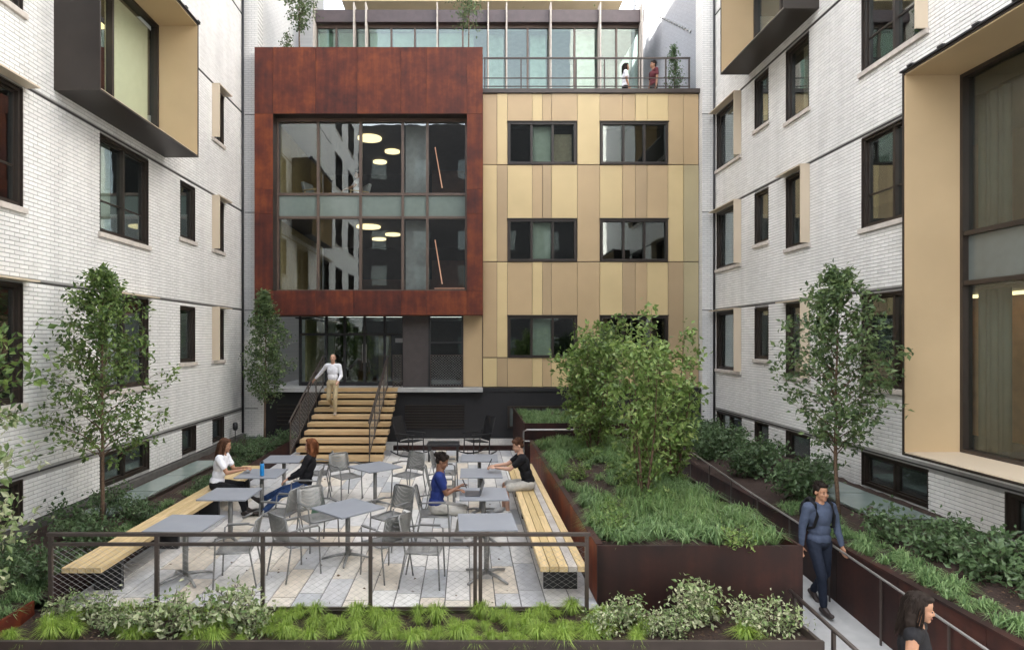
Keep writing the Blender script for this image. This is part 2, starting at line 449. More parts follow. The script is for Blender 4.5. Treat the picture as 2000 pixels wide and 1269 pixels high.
# ------------------------------------------------------------------ ground
g = MB(); g.quad((-300,-300,-0.75),(300,-300,-0.75),(300,300,-0.75),(-300,300,-0.75))
tag(g.build('ground', 'asphalt'), kind='structure')

# ------------------------------------------------------------------ white brick buildings
XL, XR, YC = -6.93, 7.74, 19.07
H_LEFT, H_RIGHT = 27.0, 26.0
CO, BL = 0.0677, 0.203             # brick course and brick length with joint
rng = np.random.default_rng(3)

def sheet_with_holes(mb, x, y0, y1, z0, z1, holes, flip):
    ys = sorted({y0, y1} | {v for h in holes for v in h[:2] if y0 < v < y1})
    zs = sorted({z0, z1} | {v for h in holes for v in h[2:4] if z0 < v < z1})
    for a, b in zip(ys, ys[1:]):
        for c, d in zip(zs, zs[1:]):
            ym, zm = (a+b)/2, (c+d)/2
            if any(h[0] < ym < h[1] and h[2] < zm < h[3] for h in holes): continue
            P = [(x,a,c),(x,b,c),(x,b,d),(x,a,d)]
            mb.quad(*(P if not flip else P[::-1]))

def brick_wall(bld, xw, side, y0, y1, z0, z1, holes, belts, in_view):
    """real bricks: the 300 that show largest are objects, the others one joined part"""
    back = MB(); sheet_with_holes(back, xw - side*0.010, y0, y1, z0, z1, holes, side < 0)
    wall = back.build('wall', 'mortar', bld)
    full, part = [], []
    nz = int((z1-z0)/CO)
    for c in range(nz):
        za = z0 + c*CO + 0.0045; zb = za + CO - 0.009
        if any(zb > b-0.012 and za < b+0.022 for b in belts): continue
        cuts = [(h[0], h[1]) for h in holes if h[2] < zb and h[3] > za]
        off = (c % 2)*BL/2
        y = y0 - off
        while y < y1:
            a, b = max(y+0.0045, y0), min(y+BL-0.0045, y1)
            y += BL
            segs = [(a, b)]
            for h0, h1 in cuts:
                nx = []
                for s0, s1 in segs:
                    if h1 <= s0 or h0 >= s1: nx.append((s0, s1))
                    else:
                        if h0 - s0 > 0.02: nx.append((s0, h0))
                        if s1 - h1 > 0.02: nx.append((h1, s1))
                segs = nx
            for s0, s1 in segs:
                if s1 - s0 < 0.02: continue
                if abs((s1-s0) - (BL-0.009)) < 1e-6: full.append((s0, za, s1, zb))
                else: part.append((s0, za, s1, zb))
    full.sort(key=lambda q: (0 if in_view((q[0]+q[2])/2, (q[1]+q[3])/2) else 1, q[0]))
    single, rest = full[:290], full[290:] + part
    bm = MB(); L = BL-0.009; Hh = CO-0.009
    d = 0.012
    bm.v = [(-side*d,0,0),(-side*d,L,0),(-side*d,L,Hh),(-side*d,0,Hh),(0,0.003,0.003),(0,L-0.003,0.003),(0,L-0.003,Hh-0.003),(0,0.003,Hh-0.003)]
    bm.f = [(4,5,6,7),(0,1,5,4),(1,2,6,5),(2,3,7,6),(3,0,4,7)]
    if side < 0: bm.f = [q[::-1] for q in bm.f]
    bme = bm.mesh('brick', 'brick_paint')
    for s0, za, s1, zb in single:
        link('brick', bme, wall, (xw + rng.uniform(-0.0015, 0.0015), s0, za))
    A = np.array(rest)
    n = len(A); e = 0.003
    jx = rng.uniform(-0.0012, 0.0012, n)
    V = np.zeros((n, 8, 3))
    V[:, :4, 0] = xw - side*d; V[:, 4:, 0] = (xw + jx)[:, None]
    V[:, [0,3], 1] = A[:, 0:1]; V[:, [1,2], 1] = A[:, 2:3]; V[:, [0,1], 2] = A[:, 1:2]; V[:, [2,3], 2] = A[:, 3:4]
    V[:, [4,7], 1] = A[:, 0:1]+e; V[:, [5,6], 1] = A[:, 2:3]-e; V[:, [4,5], 2] = A[:, 1:2]+e; V[:, [6,7], 2] = A[:, 3:4]-e
    fq = np.array([(4,5,6,7),(0,1,5,4),(1,2,6,5),(2,3,7,6),(3,0,4,7)])
    if side < 0: fq = fq[:, ::-1]
    Fq = (fq[None] + 8*np.arange(n)[:, None, None]).reshape(-1, 4)
    o = link('brickwork', np_mesh('brickwork', V.reshape(-1, 3), Fq, 'brick_paint'), wall)
    o['kind'] = 'stuff'
    return wall

def side_window(bld, xw, s, y0, y1, z0, z1, lites=1, hood=False, fin=False, sill=True, inner=None, label=None):
    """s = +1 faces +X, -1 faces -X. The fin stands at the y0 jamb."""
    def X(a): return xw + s*a
    fr = MB(); t = 0.065
    def bx(a0, a1, ya, yb, za, zb, mb=fr):
        p, q = sorted((X(a0), X(a1))); mb.box(p, q, ya, yb, za, zb)
    a0, a1 = -0.17, -0.030
    bx(a0, a1, y0, y0+t, z0, z1); bx(a0, a1, y1-t, y1, z0, z1)
    bx(a0, a1, y0+t, y1-t, z0, z0+t); bx(a0, a1, y0+t, y1-t, z1-t, z1)
    w = (y1-y0-2*t)/lites
    for k in range(1, lites):
        yy = y0+t+k*w; bx(a0+0.01, a1-0.012, yy-0.032, yy+0.032, z0+t, z1-t)
    # thin lining of the reveal
    bx(-0.03, 0.004, y0-0.004, y0+0.018, z0, z1); bx(-0.03, 0.004, y1-0.018, y1+0.004, z0, z1); bx(-0.03, 0.004, y0+0.018, y1-0.018, z1-0.018, z1+0.004)
    o = fr.build('window', 'bronze', bld)
    if label: o['label'] = label
    for k in range(lites):
        ya, yb = y0+t+k*w, y0+t+(k+1)*w
        p = MB(); bx(-0.115, -0.107, ya, yb, z0+t, z1-t, p); p.build('pane', 'glass', o)
        sh = MB(); q = 0.03                             # sash
        bx(-0.13, -0.085, ya+0.002, ya+q, z0+t, z1-t, sh); bx(-0.13, -0.085, yb-q, yb-0.002, z0+t, z1-t, sh)
        bx(-0.13, -0.085, ya+q, yb-q, z0+t+0.002, z0+t+q, sh); bx(-0.13, -0.085, ya+q, yb-q, z1-t-q, z1-t-0.002, sh)
        if z1-z0 > 1.0 and lites == 2: bx(-0.125, -0.09, ya+q, yb-q, z0+0.62, z0+0.65, sh)
        sh.build('sash', 'bronze', o)
    if sill:
        m = MB(); bx(-0.10, 0.05, y0-0.06, y1+0.06, z0-0.095, z0-0.002, m); m.build('sill', 'limestone', o, bevel=0.006)
    if fin:
        m = MB(); bx(0.004, 0.21, y0-0.035, y0-0.004, z0-0.0, z1+0.03, m); m.build('fin', 'tan_pale', o)
    if hood:
        m = MB(); bx(0.004, 0.22, y0-0.038, y1+0.08, z1+0.031, z1+0.058, m); m.build('hood', 'tan_pale', o)
    if inner:
        m = MB(); bx(-0.34, -0.32, y0+0.02, y0+(y1-y0)*inner[1], z0+(z1-z0)*inner[2], z1, m); m.build('curtain', inner[0], o)
    return o

def bay(bld, xw, s, y0, y1, z0, z1, depth, transoms=(), posts=(), light=False, near_open=False):
    """box window that stands out from the wall: bronze outside, tan lining, glass at the wall"""
    def B(mb, a0, a1, ya, yb, za, zb):
        p, q = sorted((xw + s*a0, xw + s*a1)); mb.box(p, q, ya, yb, za, zb)
    t = 0.035
    sh = MB()
    B(sh, 0.0, depth, y0, y0+t, z0, z1); B(sh, 0.0, depth, y1-t, y1, z0, z1)
    B(sh, 0.0, depth, y0+t, y1-t, z0, z0+t); B(sh, 0.0, depth, y0+t, y1-t, z1-t, z1)
    o = sh.build('bay_window', 'bronze', bld)
    gl = -0.21
    a1 = depth - 0.012
    m = MB(); B(m, gl+0.1, a1, y1-t-0.02, y1-t-0.002, z0+t+0.02, z1-t-0.02); m.build('jamb_lining', 'tan_metal', o)
    m = MB(); B(m, gl+0.1, a1, y0+t+0.002, y0+t+0.02, z0+t+0.02, z1-t-0.02); m.build('jamb_lining', 'tan_metal', o)
    half = (y0+y1)/2
    for ya, yb in ((y0+t+0.02, half-0.004), (half+0.004, y1-t-0.02)):
        m = MB(); B(m, gl+0.1, a1, ya, yb, z1-t-0.02, z1-t-0.002); m.build('soffit_panel', 'tan_metal', o)
        m = MB(); B(m, gl+0.1, a1, ya, yb, z0+t+0.002, z0+t+0.02); m.build('sill_panel', 'tan_pale', o)
    fr = MB(); f = 0.07
    ya, yb, za, zb = y0+t+0.004, y1-t-0.004, z0+t+0.004, z1-t-0.004
    B(fr, gl-0.06, gl+0.098, ya, ya+f, za, zb); B(fr, gl-0.06, gl+0.098, yb-f, yb, za, zb)
    B(fr, gl-0.06, gl+0.098, ya+f, yb-f, za, za+f); B(fr, gl-0.06, gl+0.098, ya+f, yb-f, zb-f, zb)
    for p in posts: B(fr, gl-0.05, gl+0.08, p-0.035, p+0.035, za+f, zb-f)
    for q in transoms: B(fr, gl-0.048, gl+0.085, ya+f, yb-f, q-0.035, q+0.035)
    fr.build('frame', 'bronze', o)
    ys = [ya+f] + list(posts) + [yb-f]; zs = [za+f] + list(transoms) + [zb-f]
    for a, b in zip(ys, ys[1:]):
        for k, (c, d) in enumerate(zip(zs, zs[1:])):
            m = MB(); B(m, gl-0.004, gl+0.004, a, b, c, d)
            m.build('pane', 'spandrel_dark' if (len(transoms) == 2 and k == 1) else 'glass_bay', o)
    # flashing with seam clips along the top edge
    cl = MB(); B(cl, depth-0.06, depth+0.03, y0-0.02, y1+0.02, z1+0.002, z1+0.03)
    yy = y0
    while yy < y1:
        B(cl, depth-0.05, depth+0.045, yy, yy+0.10, z1+0.03, z1+0.055); yy += 0.62
    cl.build('flashing', 'black_metal', o)
    return o

def rooms(bld, xw, s, y0, y1, floors, back=4.2):
    """plain dark rooms behind the windows: floor slabs, back wall, cross walls"""
    m = MB()
    def B(a0, a1, ya, yb, za, zb):
        p, q = sorted((xw - s*a0, xw - s*a1)); m.box(p, q, ya, yb, za, zb)
    B(back, back+0.1, y0, y1, -0.4, 20)
    for z in floors: B(0.36, back, y0, y1, z-0.1, z+0.12)
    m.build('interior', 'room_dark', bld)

FL = [0.97, 4.03, 7.08, 10.13, 13.18]       # dark joint lines at the floors

# --- building on the -X side
LB = thing('brick_building', 'white painted brick building beside the glass light wells and timber stair', 'building', (XL-5, 9, 0))
LB.location = (0,0,0)
hl = []
def LW(y0, y1, z0, z1, **k): hl.append(((y0, y1, z0, z1), k))
for dz in (0, 3.05, 6.10):
    LW(7.55, 9.61, 2.12+dz, 3.98+dz, lites=2, hood=dz < 5)
    LW(14.90, 15.72, 2.55+dz, 3.93+dz)
    LW(16.80, 17.58, 2.55+dz, 3.95+dz, fin=True, hood=True)
LW(11.63, 13.41, 2.12, 3.98, lites=2, hood=True, inner=('curtain', 0.45, 0.0))
LW(11.63, 13.41, 5.15, 7.02, lites=2, inner=('blind', 0.5, 0.1))
for y0, y1, n in ((7.6, 9.61, 2), (11.63, 13.45, 2), (15.0, 15.78, 1), (16.8, 17.6, 1)):
    LW(y0, y1, 0.28, 0.93, lites=n, sill=False)
LBAY = (10.33, 14.15, 7.30, 10.36)
# windows further along the wall, beside and behind the viewpoint
for y0 in (0.6, 4.2):
    for dz in (0, 3.05, 6.1, 9.15, 12.2, 15.25): LW(y0, y0+1.8, 2.12+dz, 3.98+dz, lites=2)
for y0 in (8.6, 11.8, 15.0):
    for dz in (12.2, 15.25): LW(y0, y0+1.4, 2.3+dz, 3.98+dz)
holes = [h for h, k in hl] + [(LBAY[0]+0.03, LBAY[1]-0.03, LBAY[2]+0.03, LBAY[3]-0.03)]
def seenL(y, z):
    px = 910 + 1200*XL/y; py = 664 - 1200*(z-3.1)/y
    return 20 < px and 0 < py < 1000
brick_wall(LB, XL, 1, 7.0, YC, 0.22, 13.9, holes, FL, seenL)
m = MB(); sheet_with_holes(m, XL-0.001, -1.0, 7.0, -0.7, 13.9, holes, False); sheet_with_holes(m, XL-0.001, -1.0, YC, 13.9, H_LEFT, holes, False)
m.quad((XL-9,-1,-0.7),(XL-0.001,-1,-0.7),(XL-0.001,-1,H_LEFT),(XL-9,-1,H_LEFT))
m.quad((XL-9,-1,H_LEFT),(XL,-1,H_LEFT),(XL,30,H_LEFT),(XL-9,30,H_LEFT))
m.quad((XL-9,-1,-0.7),(XL-9,30,-0.7),(XL-9,30,H_LEFT),(XL-9,-1,H_LEFT))
m.quad((XL-9,30,-0.7),(XL,30,-0.7),(XL,30,H_LEFT),(XL-9,30,H_LEFT))
m.build('upper_wall', 'brick_far_x', LB)
for h, k in hl: side_window(LB, XL, 1, *h, **k)
bay(LB, XL, 1, *LBAY, 0.775, posts=(12.3,), light=True)
rooms(LB, XL, 1, -0.9, YC-0.1, [4.03, 7.08, 10.13, 13.18])
for z in FL:
    for a, b in (((7.0, 10.32), (14.16, YC)) if z == 10.13 else ((7.0, YC),)): box('floor_joint', XL-0.02, XL+0.006, a, b, z-0.008, z+0.018, 'dark_joint', LB)
box('plinth', XL-0.3, XL+0.06, 5.0, YC+0.1, -0.5, 0.19, 'ledge', LB)
m = MB(); m.tube([(XL+0.05, YC-0.12, 0.25), (XL+0.05, YC-0.12, 14)], 0.035, 8); m.build('downpipe', 'black_metal', LB, smooth=True)
# lamp glow room in the bay: back wall and ceiling light
box('room_wall', XL-0.75, XL-0.70, 10.4, 12.25, 7.4, 9.3, 'curtain', LB)
box('blind', XL-0.34, XL-0.325, 12.36, 14.0, 7.4, 10.2, 'roller_blind', LB)
box('ceiling_light', XL-1.3, XL-0.6, 10.9, 12.9, 9.62, 9.66, 'lamp_warm', LB)

# --- building on the +X side
RB = thing('brick_building', 'white painted brick building beside the ramp with tall tan lined bay', 'building')
hr = []
def RW(y0, y1, z0, z1, **k): hr.append(((y0, y1, z0, z1), k))
for i, dz in enumerate((0, 3.05, 6.10)):
    RW(17.30, 18.96, 2.22+dz, 3.95+dz, fin=True, hood=True)
    RW(15.72, 16.47, 2.60+dz, 3.96+dz)
    RW(13.86, 14.86, 2.25+dz, 3.96+dz, fin=i < 2, hood=i < 2, inner=('curtain', 0.8, 0.0) if i == 2 else None)
    RW(10.32, 12.02, 2.22+dz, 3.98+dz, lites=2, fin=i == 2, hood=i == 2, inner=('curtain', 0.6, 0.0) if i == 1 else None)
for y0, y1, n in ((17.26, 18.96, 2), (15.72, 16.47, 1), (13.82, 14.86, 1), (10.29, 12.02, 2), (7.6, 8.82, 1)):
    RW(y0, y1, 0.28, 0.93, lites=n, sill=False)
RBAY1 = (13.46, 16.83, 10.36, 13.5); RBAY2 = (4.6, 9.82, 1.27, 7.36)
holes = [h for h, k in hr] + [(b[0]+0.03, b[1]-0.03, b[2]+0.03, b[3]-0.03) for b in (RBAY1, RBAY2)]
def seenR(y, z):
    px = 910 + 1200*XR/y; py = 664 - 1200*(z-3.1)/y
    return px < 1755 and 0 < py < 1000
brick_wall(RB, XR, -1, 7.4, YC, 0.22, 13.9, holes, FL, seenR)
m = MB(); sheet_with_holes(m, XR+0.001, 1.5, 7.4, -0.7, 13.9, holes, True); sheet_with_holes(m, XR+0.001, 1.5, YC, 13.9, H_RIGHT, [], True)
m.quad((XR+0.001,1.5,-0.7),(XR+9,1.5,-0.7),(XR+9,1.5,H_RIGHT),(XR+0.001,1.5,H_RIGHT))
m.quad((XR,1.5,H_RIGHT),(XR+9,1.5,H_RIGHT),(XR+9,30,H_RIGHT),(XR,30,H_RIGHT))
m.quad((XR+9,1.5,-0.7),(XR+9,30,-0.7),(XR+9,30,H_RIGHT),(XR+9,1.5,H_RIGHT))
m.quad((XR,30,-0.7),(XR+9,30,-0.7),(XR+9,30,H_RIGHT),(XR,30,H_RIGHT))
m.build('upper_wall', 'brick_far_x', RB)
for h, k in hr: side_window(RB, XR, -1, *h, **k)
bay(RB, XR, -1, *RBAY1, 0.77, posts=(15.4,))
bay(RB, XR, -1, *RBAY2, 0.77, transoms=(4.0, 4.78), posts=(7.2,))
rooms(RB, XR, -1, 1.6, YC-0.1, [4.03, 7.08, 10.13, 13.18])
for z in FL: box('floor_joint', XR-0.006, XR+0.02, 9.83 if 1.3 < z < 7.3 else (16.84 if z > 13 else 7.4), YC, z-0.008, z+0.018, 'dark_joint', RB)
box('plinth', XR-0.06, XR+0.3, 5.0, YC+0.1, -0.5, 0.19, 'ledge', RB)
m = MB(); m.tube([(XR-0.05, YC-0.03, 0.25), (XR-0.05, YC-0.03, 14)], 0.03, 8); m.build('downpipe', 'black_metal', RB, smooth=True)
box('room_wall', XR+1.9, XR+1.95, 8.6, 13.6, 1.3, 3.9, 'oak_wall', RB)
box('room_wall', XR+2.4, XR+2.45, 9.0, 14.5, 4.15, 7.0, 'room_red', RB)
for z0, z1 in ((1.32, 3.9), (4.72, 7.2)):
    for k in range(5): MB().tube([(XR+0.50+0.03*(k % 2), 9.35+k*0.11, z0), (XR+0.50+0.03*(k % 2), 9.35+k*0.11, z1)], 0.06, 8).build('drape', 'drape', RB, smooth=True)
box('ceiling_light', XR+1.2, XR+1.5, 8.7, 11.6, 3.86, 3.90, 'lamp_warm', RB)
MB().lathe((XR+1.5, 9.9, 6.7), [(0.10, 0), (0.10, 0.08)], 16).build('ceiling_light', 'lamp_warm', RB)

# ------------------------------------------------------------------ building across the end
BB = thing('panel_building', 'rusted steel and tan metal panel building across the end of the courtyard', 'building')
YT, YF, YG = 19.40, 18.85, 19.30       # tan panels, rusted steel front, big glazing
ZP = 1.62                              # top of the dark base
# tan panels
rows = [(10.86, 8.63), (8.615, 5.575), (5.56, 2.56), (2.545, ZP+0.01)]
cols = [0.535, 0.98, 1.31, 2.09, 2.41, 2.70, 3.51, 4.22, 4.93, 5.34, 5.71, 6.37, 6.86, 7.335]
L_, T_, D_, O_ = 'panel_light', 'panel_tan', 'panel_dark', 'panel_olive'
tones = [[T_,L_,T_,L_,T_,T_,L_,T_,T_,L_,L_,T_,T_],
         [L_,D_,L_,T_,D_,L_,T_,L_,T_,D_,T_,L_,O_],
         [T_,L_,T_,L_,D_,T_,T_,L_,D_,T_,L_,D_,O_],
         [L_,D_,T_,L_,T_,L_,D_,T_,L_,T_,T_,L_,D_]]
wins = [(1.325, 3.475), (4.235, 6.355)]
wz = [(9.955, 8.632), (6.90, 5.577), (3.86, 2.55)]
for r, (zt, zb) in enumerate(rows):
    for c in range(13):
        x0, x1 = cols[c]+0.006, cols[c+1]-0.006
        z0 = zb
        if r < 3:
            xm = (x0+x1)/2
            if any(a < xm < b for a, b in wins): z0 = wz[r][0]+0.004
        d = 0.006*((c*7+r*3) % 4)
        box('panel', x0, x1, YT-0.03-d, YT+0.02, z0+0.006, zt-0.006, tones[r][c], BB)
m = MB()
def hole_sheet_xz(mb, y, x0, x1, z0, z1, holes):
    xs = sorted({x0, x1} | {v for h in holes for v in h[:2]}); zs = sorted({z0, z1} | {v for h in holes for v in h[2:4]})
    for a, b in zip(xs, xs[1:]):
        for c, d in zip(zs, zs[1:]):
            if any(h[0] < (a+b)/2 < h[1] and h[2] < (c+d)/2 < h[3] for h in holes): continue
            mb.quad((a,y,c),(b,y,c),(b,y,d),(a,y,d))
hole_sheet_xz(m, YT+0.03, 0.5, 7.36, ZP, 10.86, [(a, b, zb, zt) for a, b in wins for zt, zb in wz])
m.build('backing_wall', 'bronze_light', BB)
for a, b in wins:
    for k, (zt, zb) in enumerate(wz):
        fr = MB(); t = 0.075; ya, yb = YT-0.075, YT+0.09
        fr.box(a, a+t, ya, yb, zb, zt).box(b-t, b, ya, yb, zb, zt).box(a+t, b-t, ya, yb, zb, zb+t).box(a+t, b-t, ya, yb, zt-t, zt)
        w = (b-a-2*t)/3
        for q in (1, 2): fr.box(a+t+q*w-0.035, a+t+q*w+0.035, ya+0.02, yb, zb+t, zt-t)
        fr.box(a-0.03, b+0.03, ya-0.03, ya+0.10, zt+0.001, zt+0.03)
        o = fr.build('window', 'bronze', BB)
        for q in range(3):
            box('pane', a+t+q*w, a+t+(q+1)*w, YT, YT+0.008, zb+t, zt-t, 'glass', o)
        if k < 3 and a < 2:
            q = (1, 1, 1)[k]; box('blind', a+t+q*w+0.04, a+t+(q+1)*w-0.04, YT+0.14, YT+0.16, zb+t, zt-t, 'blind', o)
        if k == 0 and a < 2: box('curtain', a+t+2*w+0.04, b-t-0.04, YT+0.14, YT+0.16, zb+t, zt-t-0.25, 'curtain', o)
m = MB(); m.box(0.55, 7.3, YT+1.8, YT+1.9, 1.0, 10.4)
for z in (2.0, 5.0, 8.05, 10.45): m.box(0.55, 7.3, YT+0.2, YT+1.8, z-0.1, z+0.1)
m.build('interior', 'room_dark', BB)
box('coping', 0.525, 7.40, YT-0.10, YT+0.35, 10.87, 11.0, 'rail_brown', BB)
box('terrace_floor', 0.55, 7.35, YT+0.35, 23.4, 10.40, 10.55, 'concrete', BB)

# rusted steel frame: separate plates with open joints
CX0, CX1, CZ0, CZ1 = -6.49, 0.518, 3.87, 12.085
OX0, OX1, OZ0, OZ1 = -5.92, 0.03, 4.62, 10.04
def plate(x0, x1, z0, z1): return box('steel_plate', x0+0.004, x1-0.004, YF, YF+0.02, z0+0.004, z1-0.004, 'corten', BB)
xs = [CX0, OX0, -4.62, -3.34, -2.0, -1.22, OX1, CX1]
for a, b in zip(xs, xs[1:]): plate(a, b, OZ1, CZ1)
for a, b in zip([OX0, -4.62, -3.46, -2.0, -1.22], [-4.62, -3.46, -2.0, -1.22, OX1]): plate(a, b, CZ0, OZ0)
for z0, z1 in ((CZ0, OZ0), (OZ0, 6.98), (6.98, 7.72), (7.72, OZ1)):
    plate(CX0, OX0, z0, z1); plate(OX1, CX1, z0, z1)
m = MB(); sheetY = YF+0.03
hole_sheet_xz(m, sheetY, CX0+0.01, CX1-0.01, CZ0+0.01, CZ1-0.01, [(OX0, OX1, OZ0, OZ1)])
m.build('steel_backing', 'corten_dark', BB)
m = MB()
m.box(CX0, CX0+0.02, YF+0.021, 20.0, CZ0, CZ1).box(CX1-0.02, CX1, YF+0.021, 22.9, CZ0, CZ1)
m.box(CX0+0.02, CX1-0.02, YF+0.021, 20.4, CZ0, CZ0+0.02)
m.box(CX0+0.02, CX1-0.02, YF+0.021, YF+0.25, CZ1-0.02, CZ1)
m.build('steel_side', 'corten', BB)
m = MB()   # reveal round the glazing
m.box(OX0-0.02, OX0, YF+0.021, YG+0.15, OZ0, OZ1).box(OX1, OX1+0.02, YF+0.021, YG+0.15, OZ0, OZ1)
m.box(OX0, OX1, YF+0.021, YG+0.15, OZ1, OZ1+0.02).box(OX0, OX1, YF+0.021, YG+0.15, OZ0-0.02, OZ0)
m.build('reveal', 'bronze', BB)
fr = MB(); t = 0.06
fr.box(OX0, OX0+t, YG-0.06, YG+0.10, OZ0, OZ1).box(OX1-t, OX1, YG-0.06, YG+0.10, OZ0, OZ1)
fr.box(OX0+t, OX1-t, YG-0.06, YG+0.10, OZ1-0.10, OZ1).box(OX0+t, OX1-t, YG-0.06, YG+0.10, OZ0, OZ0+t)
mx = [-4.63, -3.30, -1.98, -1.21]
for x in mx: fr.box(x-0.04, x+0.04, YG-0.075, YG+0.10, OZ0+t, OZ1-0.10)
tz = [6.94, 7.67]
for z in tz: fr.box(OX0+t, OX1-t, YG-0.05, YG+0.09, z-0.04, z+0.04)
gw = fr.build('curtain_wall', 'bronze_light', BB)
gx = [OX0+t] + mx + [OX1-t]; gz = [OZ0+t] + tz + [OZ1-0.10]
for a, b in zip(gx, gx[1:]):
    for k, (c, d) in enumerate(zip(gz, gz[1:])):
        box('pane', a, b, YG-0.004, YG+0.004, c, d, 'spandrel' if k == 1 else 'glass_clear', gw)
# the two rooms behind
m = MB()
for zf, zc in ((4.3, 6.92), (7.45, 9.95)):
    m.box(OX0, OX1, YG+0.2, 25.5, zf-0.1, zf)
m.box(OX0, OX1, 25.5, 25.6, 4.2, 10.1)
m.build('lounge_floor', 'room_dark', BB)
m = MB()
for zc in (6.92, 9.95): m.box(OX0, OX1, YG+0.2, 25.5, zc, zc+0.08)
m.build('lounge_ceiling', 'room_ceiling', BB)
box('lounge_wall', OX0-0.1, OX0-0.03, YG+0.2, 25.5, 4.2, 10.1, 'room_warm', BB)
box('lounge_wall', OX1-0.02, OX1+0.05, YG+0.2, 25.5, 4.2, 10.1, 'room_red', BB)
box('lounge_panel', -4.4, -0.6, 25.3, 25.45, 4.3, 5.6, 'room_red', BB)
for z0, z1 in ((4.3, 6.92), (7.45, 9.95)):
    box('column', -1.93, -1.24, YG+0.35, YG+0.95, z0, z1, 'room_grey', BB)
    box('partition', -1.95, -1.90, YG+1.0, 25.4, z0, z1, 'room_dark', BB)
def disc(x, y, z, r):
    MB().lathe((x, y, z-0.05), [(r, 0), (r, 0.05)], 28).build('ceiling_light', 'lamp_warm', BB)
for x, y, r in ((-3.25, 20.75, 0.40), (-2.66, 22.2, 0.27), (-3.29, 23.5, 0.26)): disc(x, y, 9.93, r)
for x, y, r in ((-3.25, 20.5, 0.40), (-2.62, 22.0, 0.27), (-3.25, 23.0, 0.26)): disc(x, y, 6.90, r)
for z in (4.6, 7.75):   # lit stair handrails behind the last bay of glass
    m = MB(); m.tube([(-1.05, 20.9, z+1.9), (-0.78, 20.2, z+0.35)], 0.018, 6); m.build('stair_handrail', 'lamp_strip', BB)
    box('light_strip', -1.1, -0.05, 21.5, 21.53, z+0.30, z+0.32, 'lamp_strip', BB)
    box('stair_landing_wall', -1.2, -0.06, 21.6, 21.7, z+0.34, z+1.3, 'room_red', BB)
# corten roof bed, rear wall of the roof
box('roof_bed', CX0+0.03, CX1-0.03, YF+0.26, 22.8, 11.7, 11.9, 'soil', BB)

# entrance under the steel frame
fr = MB(); YE = 20.05
for x in (-5.4, -4.55, -3.95, -3.3, -2.65, -2.03): fr.box(x-0.04, x+0.04, YE-0.05, YE+0.05, ZP, CZ0)
fr.box(-5.4, -2.03, YE-0.045, YE+0.045, 3.25, 3.33); fr.box(-5.4, -2.03, YE-0.045, YE+0.045, ZP, ZP+0.12)
fr.box(-1.18, -1.12, YT-0.05, YT+0.05, ZP, CZ0).box(-0.14, -0.08, YT-0.05, YT+0.05, ZP, CZ0).box(-1.12, -0.14, YT-0.05, YT+0.05, ZP, ZP+0.1).box(-1.12, -0.14, YT-0.05, YT+0.05, 3.0, 3.05)
en = fr.build('entrance_front', 'charcoal', BB)
for a, b in ((-5.36,-4.59),(-4.51,-3.99),(-3.91,-3.34),(-3.26,-2.69),(-2.61,-2.07)):
    box('pane', a, b, YE-0.004, YE+0.004, ZP+0.12, 3.25, 'glass', en); box('pane', a, b, YE-0.004, YE+0.004, 3.33, CZ0, 'glass', en)
box('pane', -1.12, -0.14, YT-0.004, YT+0.004, ZP+0.1, CZ0, 'glass', en)
for x in (-3.36, -3.24): MB().tube([(x, YE-0.09, ZP+0.75), (x, YE-0.09, ZP+1.35)], 0.014, 6).build('door_handle', 'steel_rail', en)
box('wall_plaque', -2.30, -2.05, YE-0.062, YE-0.052, 3.02, 3.16, 'room_grey', BB)
box('pier', -1.99, -1.18, YT-0.02, YT+0.7, ZP, CZ0, 'pier_brown', BB)
box('panel', -0.08, 0.512, YT-0.02, YT+0.03, ZP+0.012, CZ0, 'panel_tan', BB)
m = MB(); m.box(-5.6, 0.5, 22.9, 23.0, ZP-0.1, CZ0).box(-5.6, 0.5, YE+0.1, 22.9, CZ0-0.06, CZ0-0.02)
m.build('lobby', 'room_dark', BB)
box('lobby_wall', -5.30, -5.25, YE+0.2, 22.8, ZP, CZ0-0.1, 'room_warm', BB); box('lobby_column', -4.85, -4.6, 21.4, 21.6, ZP, CZ0-0.1, 'room_white', BB)
box('lobby_panel', -3.2, -2.75, 22.5, 22.6, ZP, 3.3, 'room_warm', BB)
box('lobby_floor', -6.3, 0.52, 18.92, 22.9, ZP-0.12, ZP-0.004, 'concrete', BB)
# dark base wall with louvre and small window
box('base_wall', -6.28, 7.34, 19.20, 19.36, -0.3, ZP-0.125, 'charcoal', BB)
box('base_coping', -2.0, 7.34, 19.16, 19.37, ZP-0.124, ZP-0.008, 'charcoal', BB)
for k in range(9): box('louvre_slat', -1.9, -0.05, 19.165, 19.198, 0.36+k*0.085, 0.40+k*0.085, 'bronze', BB)
for k in range(6): box('louvre_slat', -5.9, -5.0, 19.165, 19.198, 0.45+k*0.12, 0.49+k*0.12, 'bronze', BB)
wb = MB(); wb.box(1.3, 3.4, 19.14, 19.198, 0.98, 1.05).box(1.3, 3.4, 19.14, 19.198, 0.36, 0.43).box(1.3, 1.37, 19.14, 19.198, 0.43, 0.98).box(3.33, 3.4, 19.14, 19.198, 0.43, 0.98).box(2.3, 2.37, 19.14, 19.198, 0.43, 0.98)
wo_ = wb.build('window', 'bronze', BB)
for a, b in ((1.37, 2.3), (2.37, 3.33)): box('pane', a, b, 19.17, 19.178, 0.43, 0.98, 'spandrel_dark', wo_)

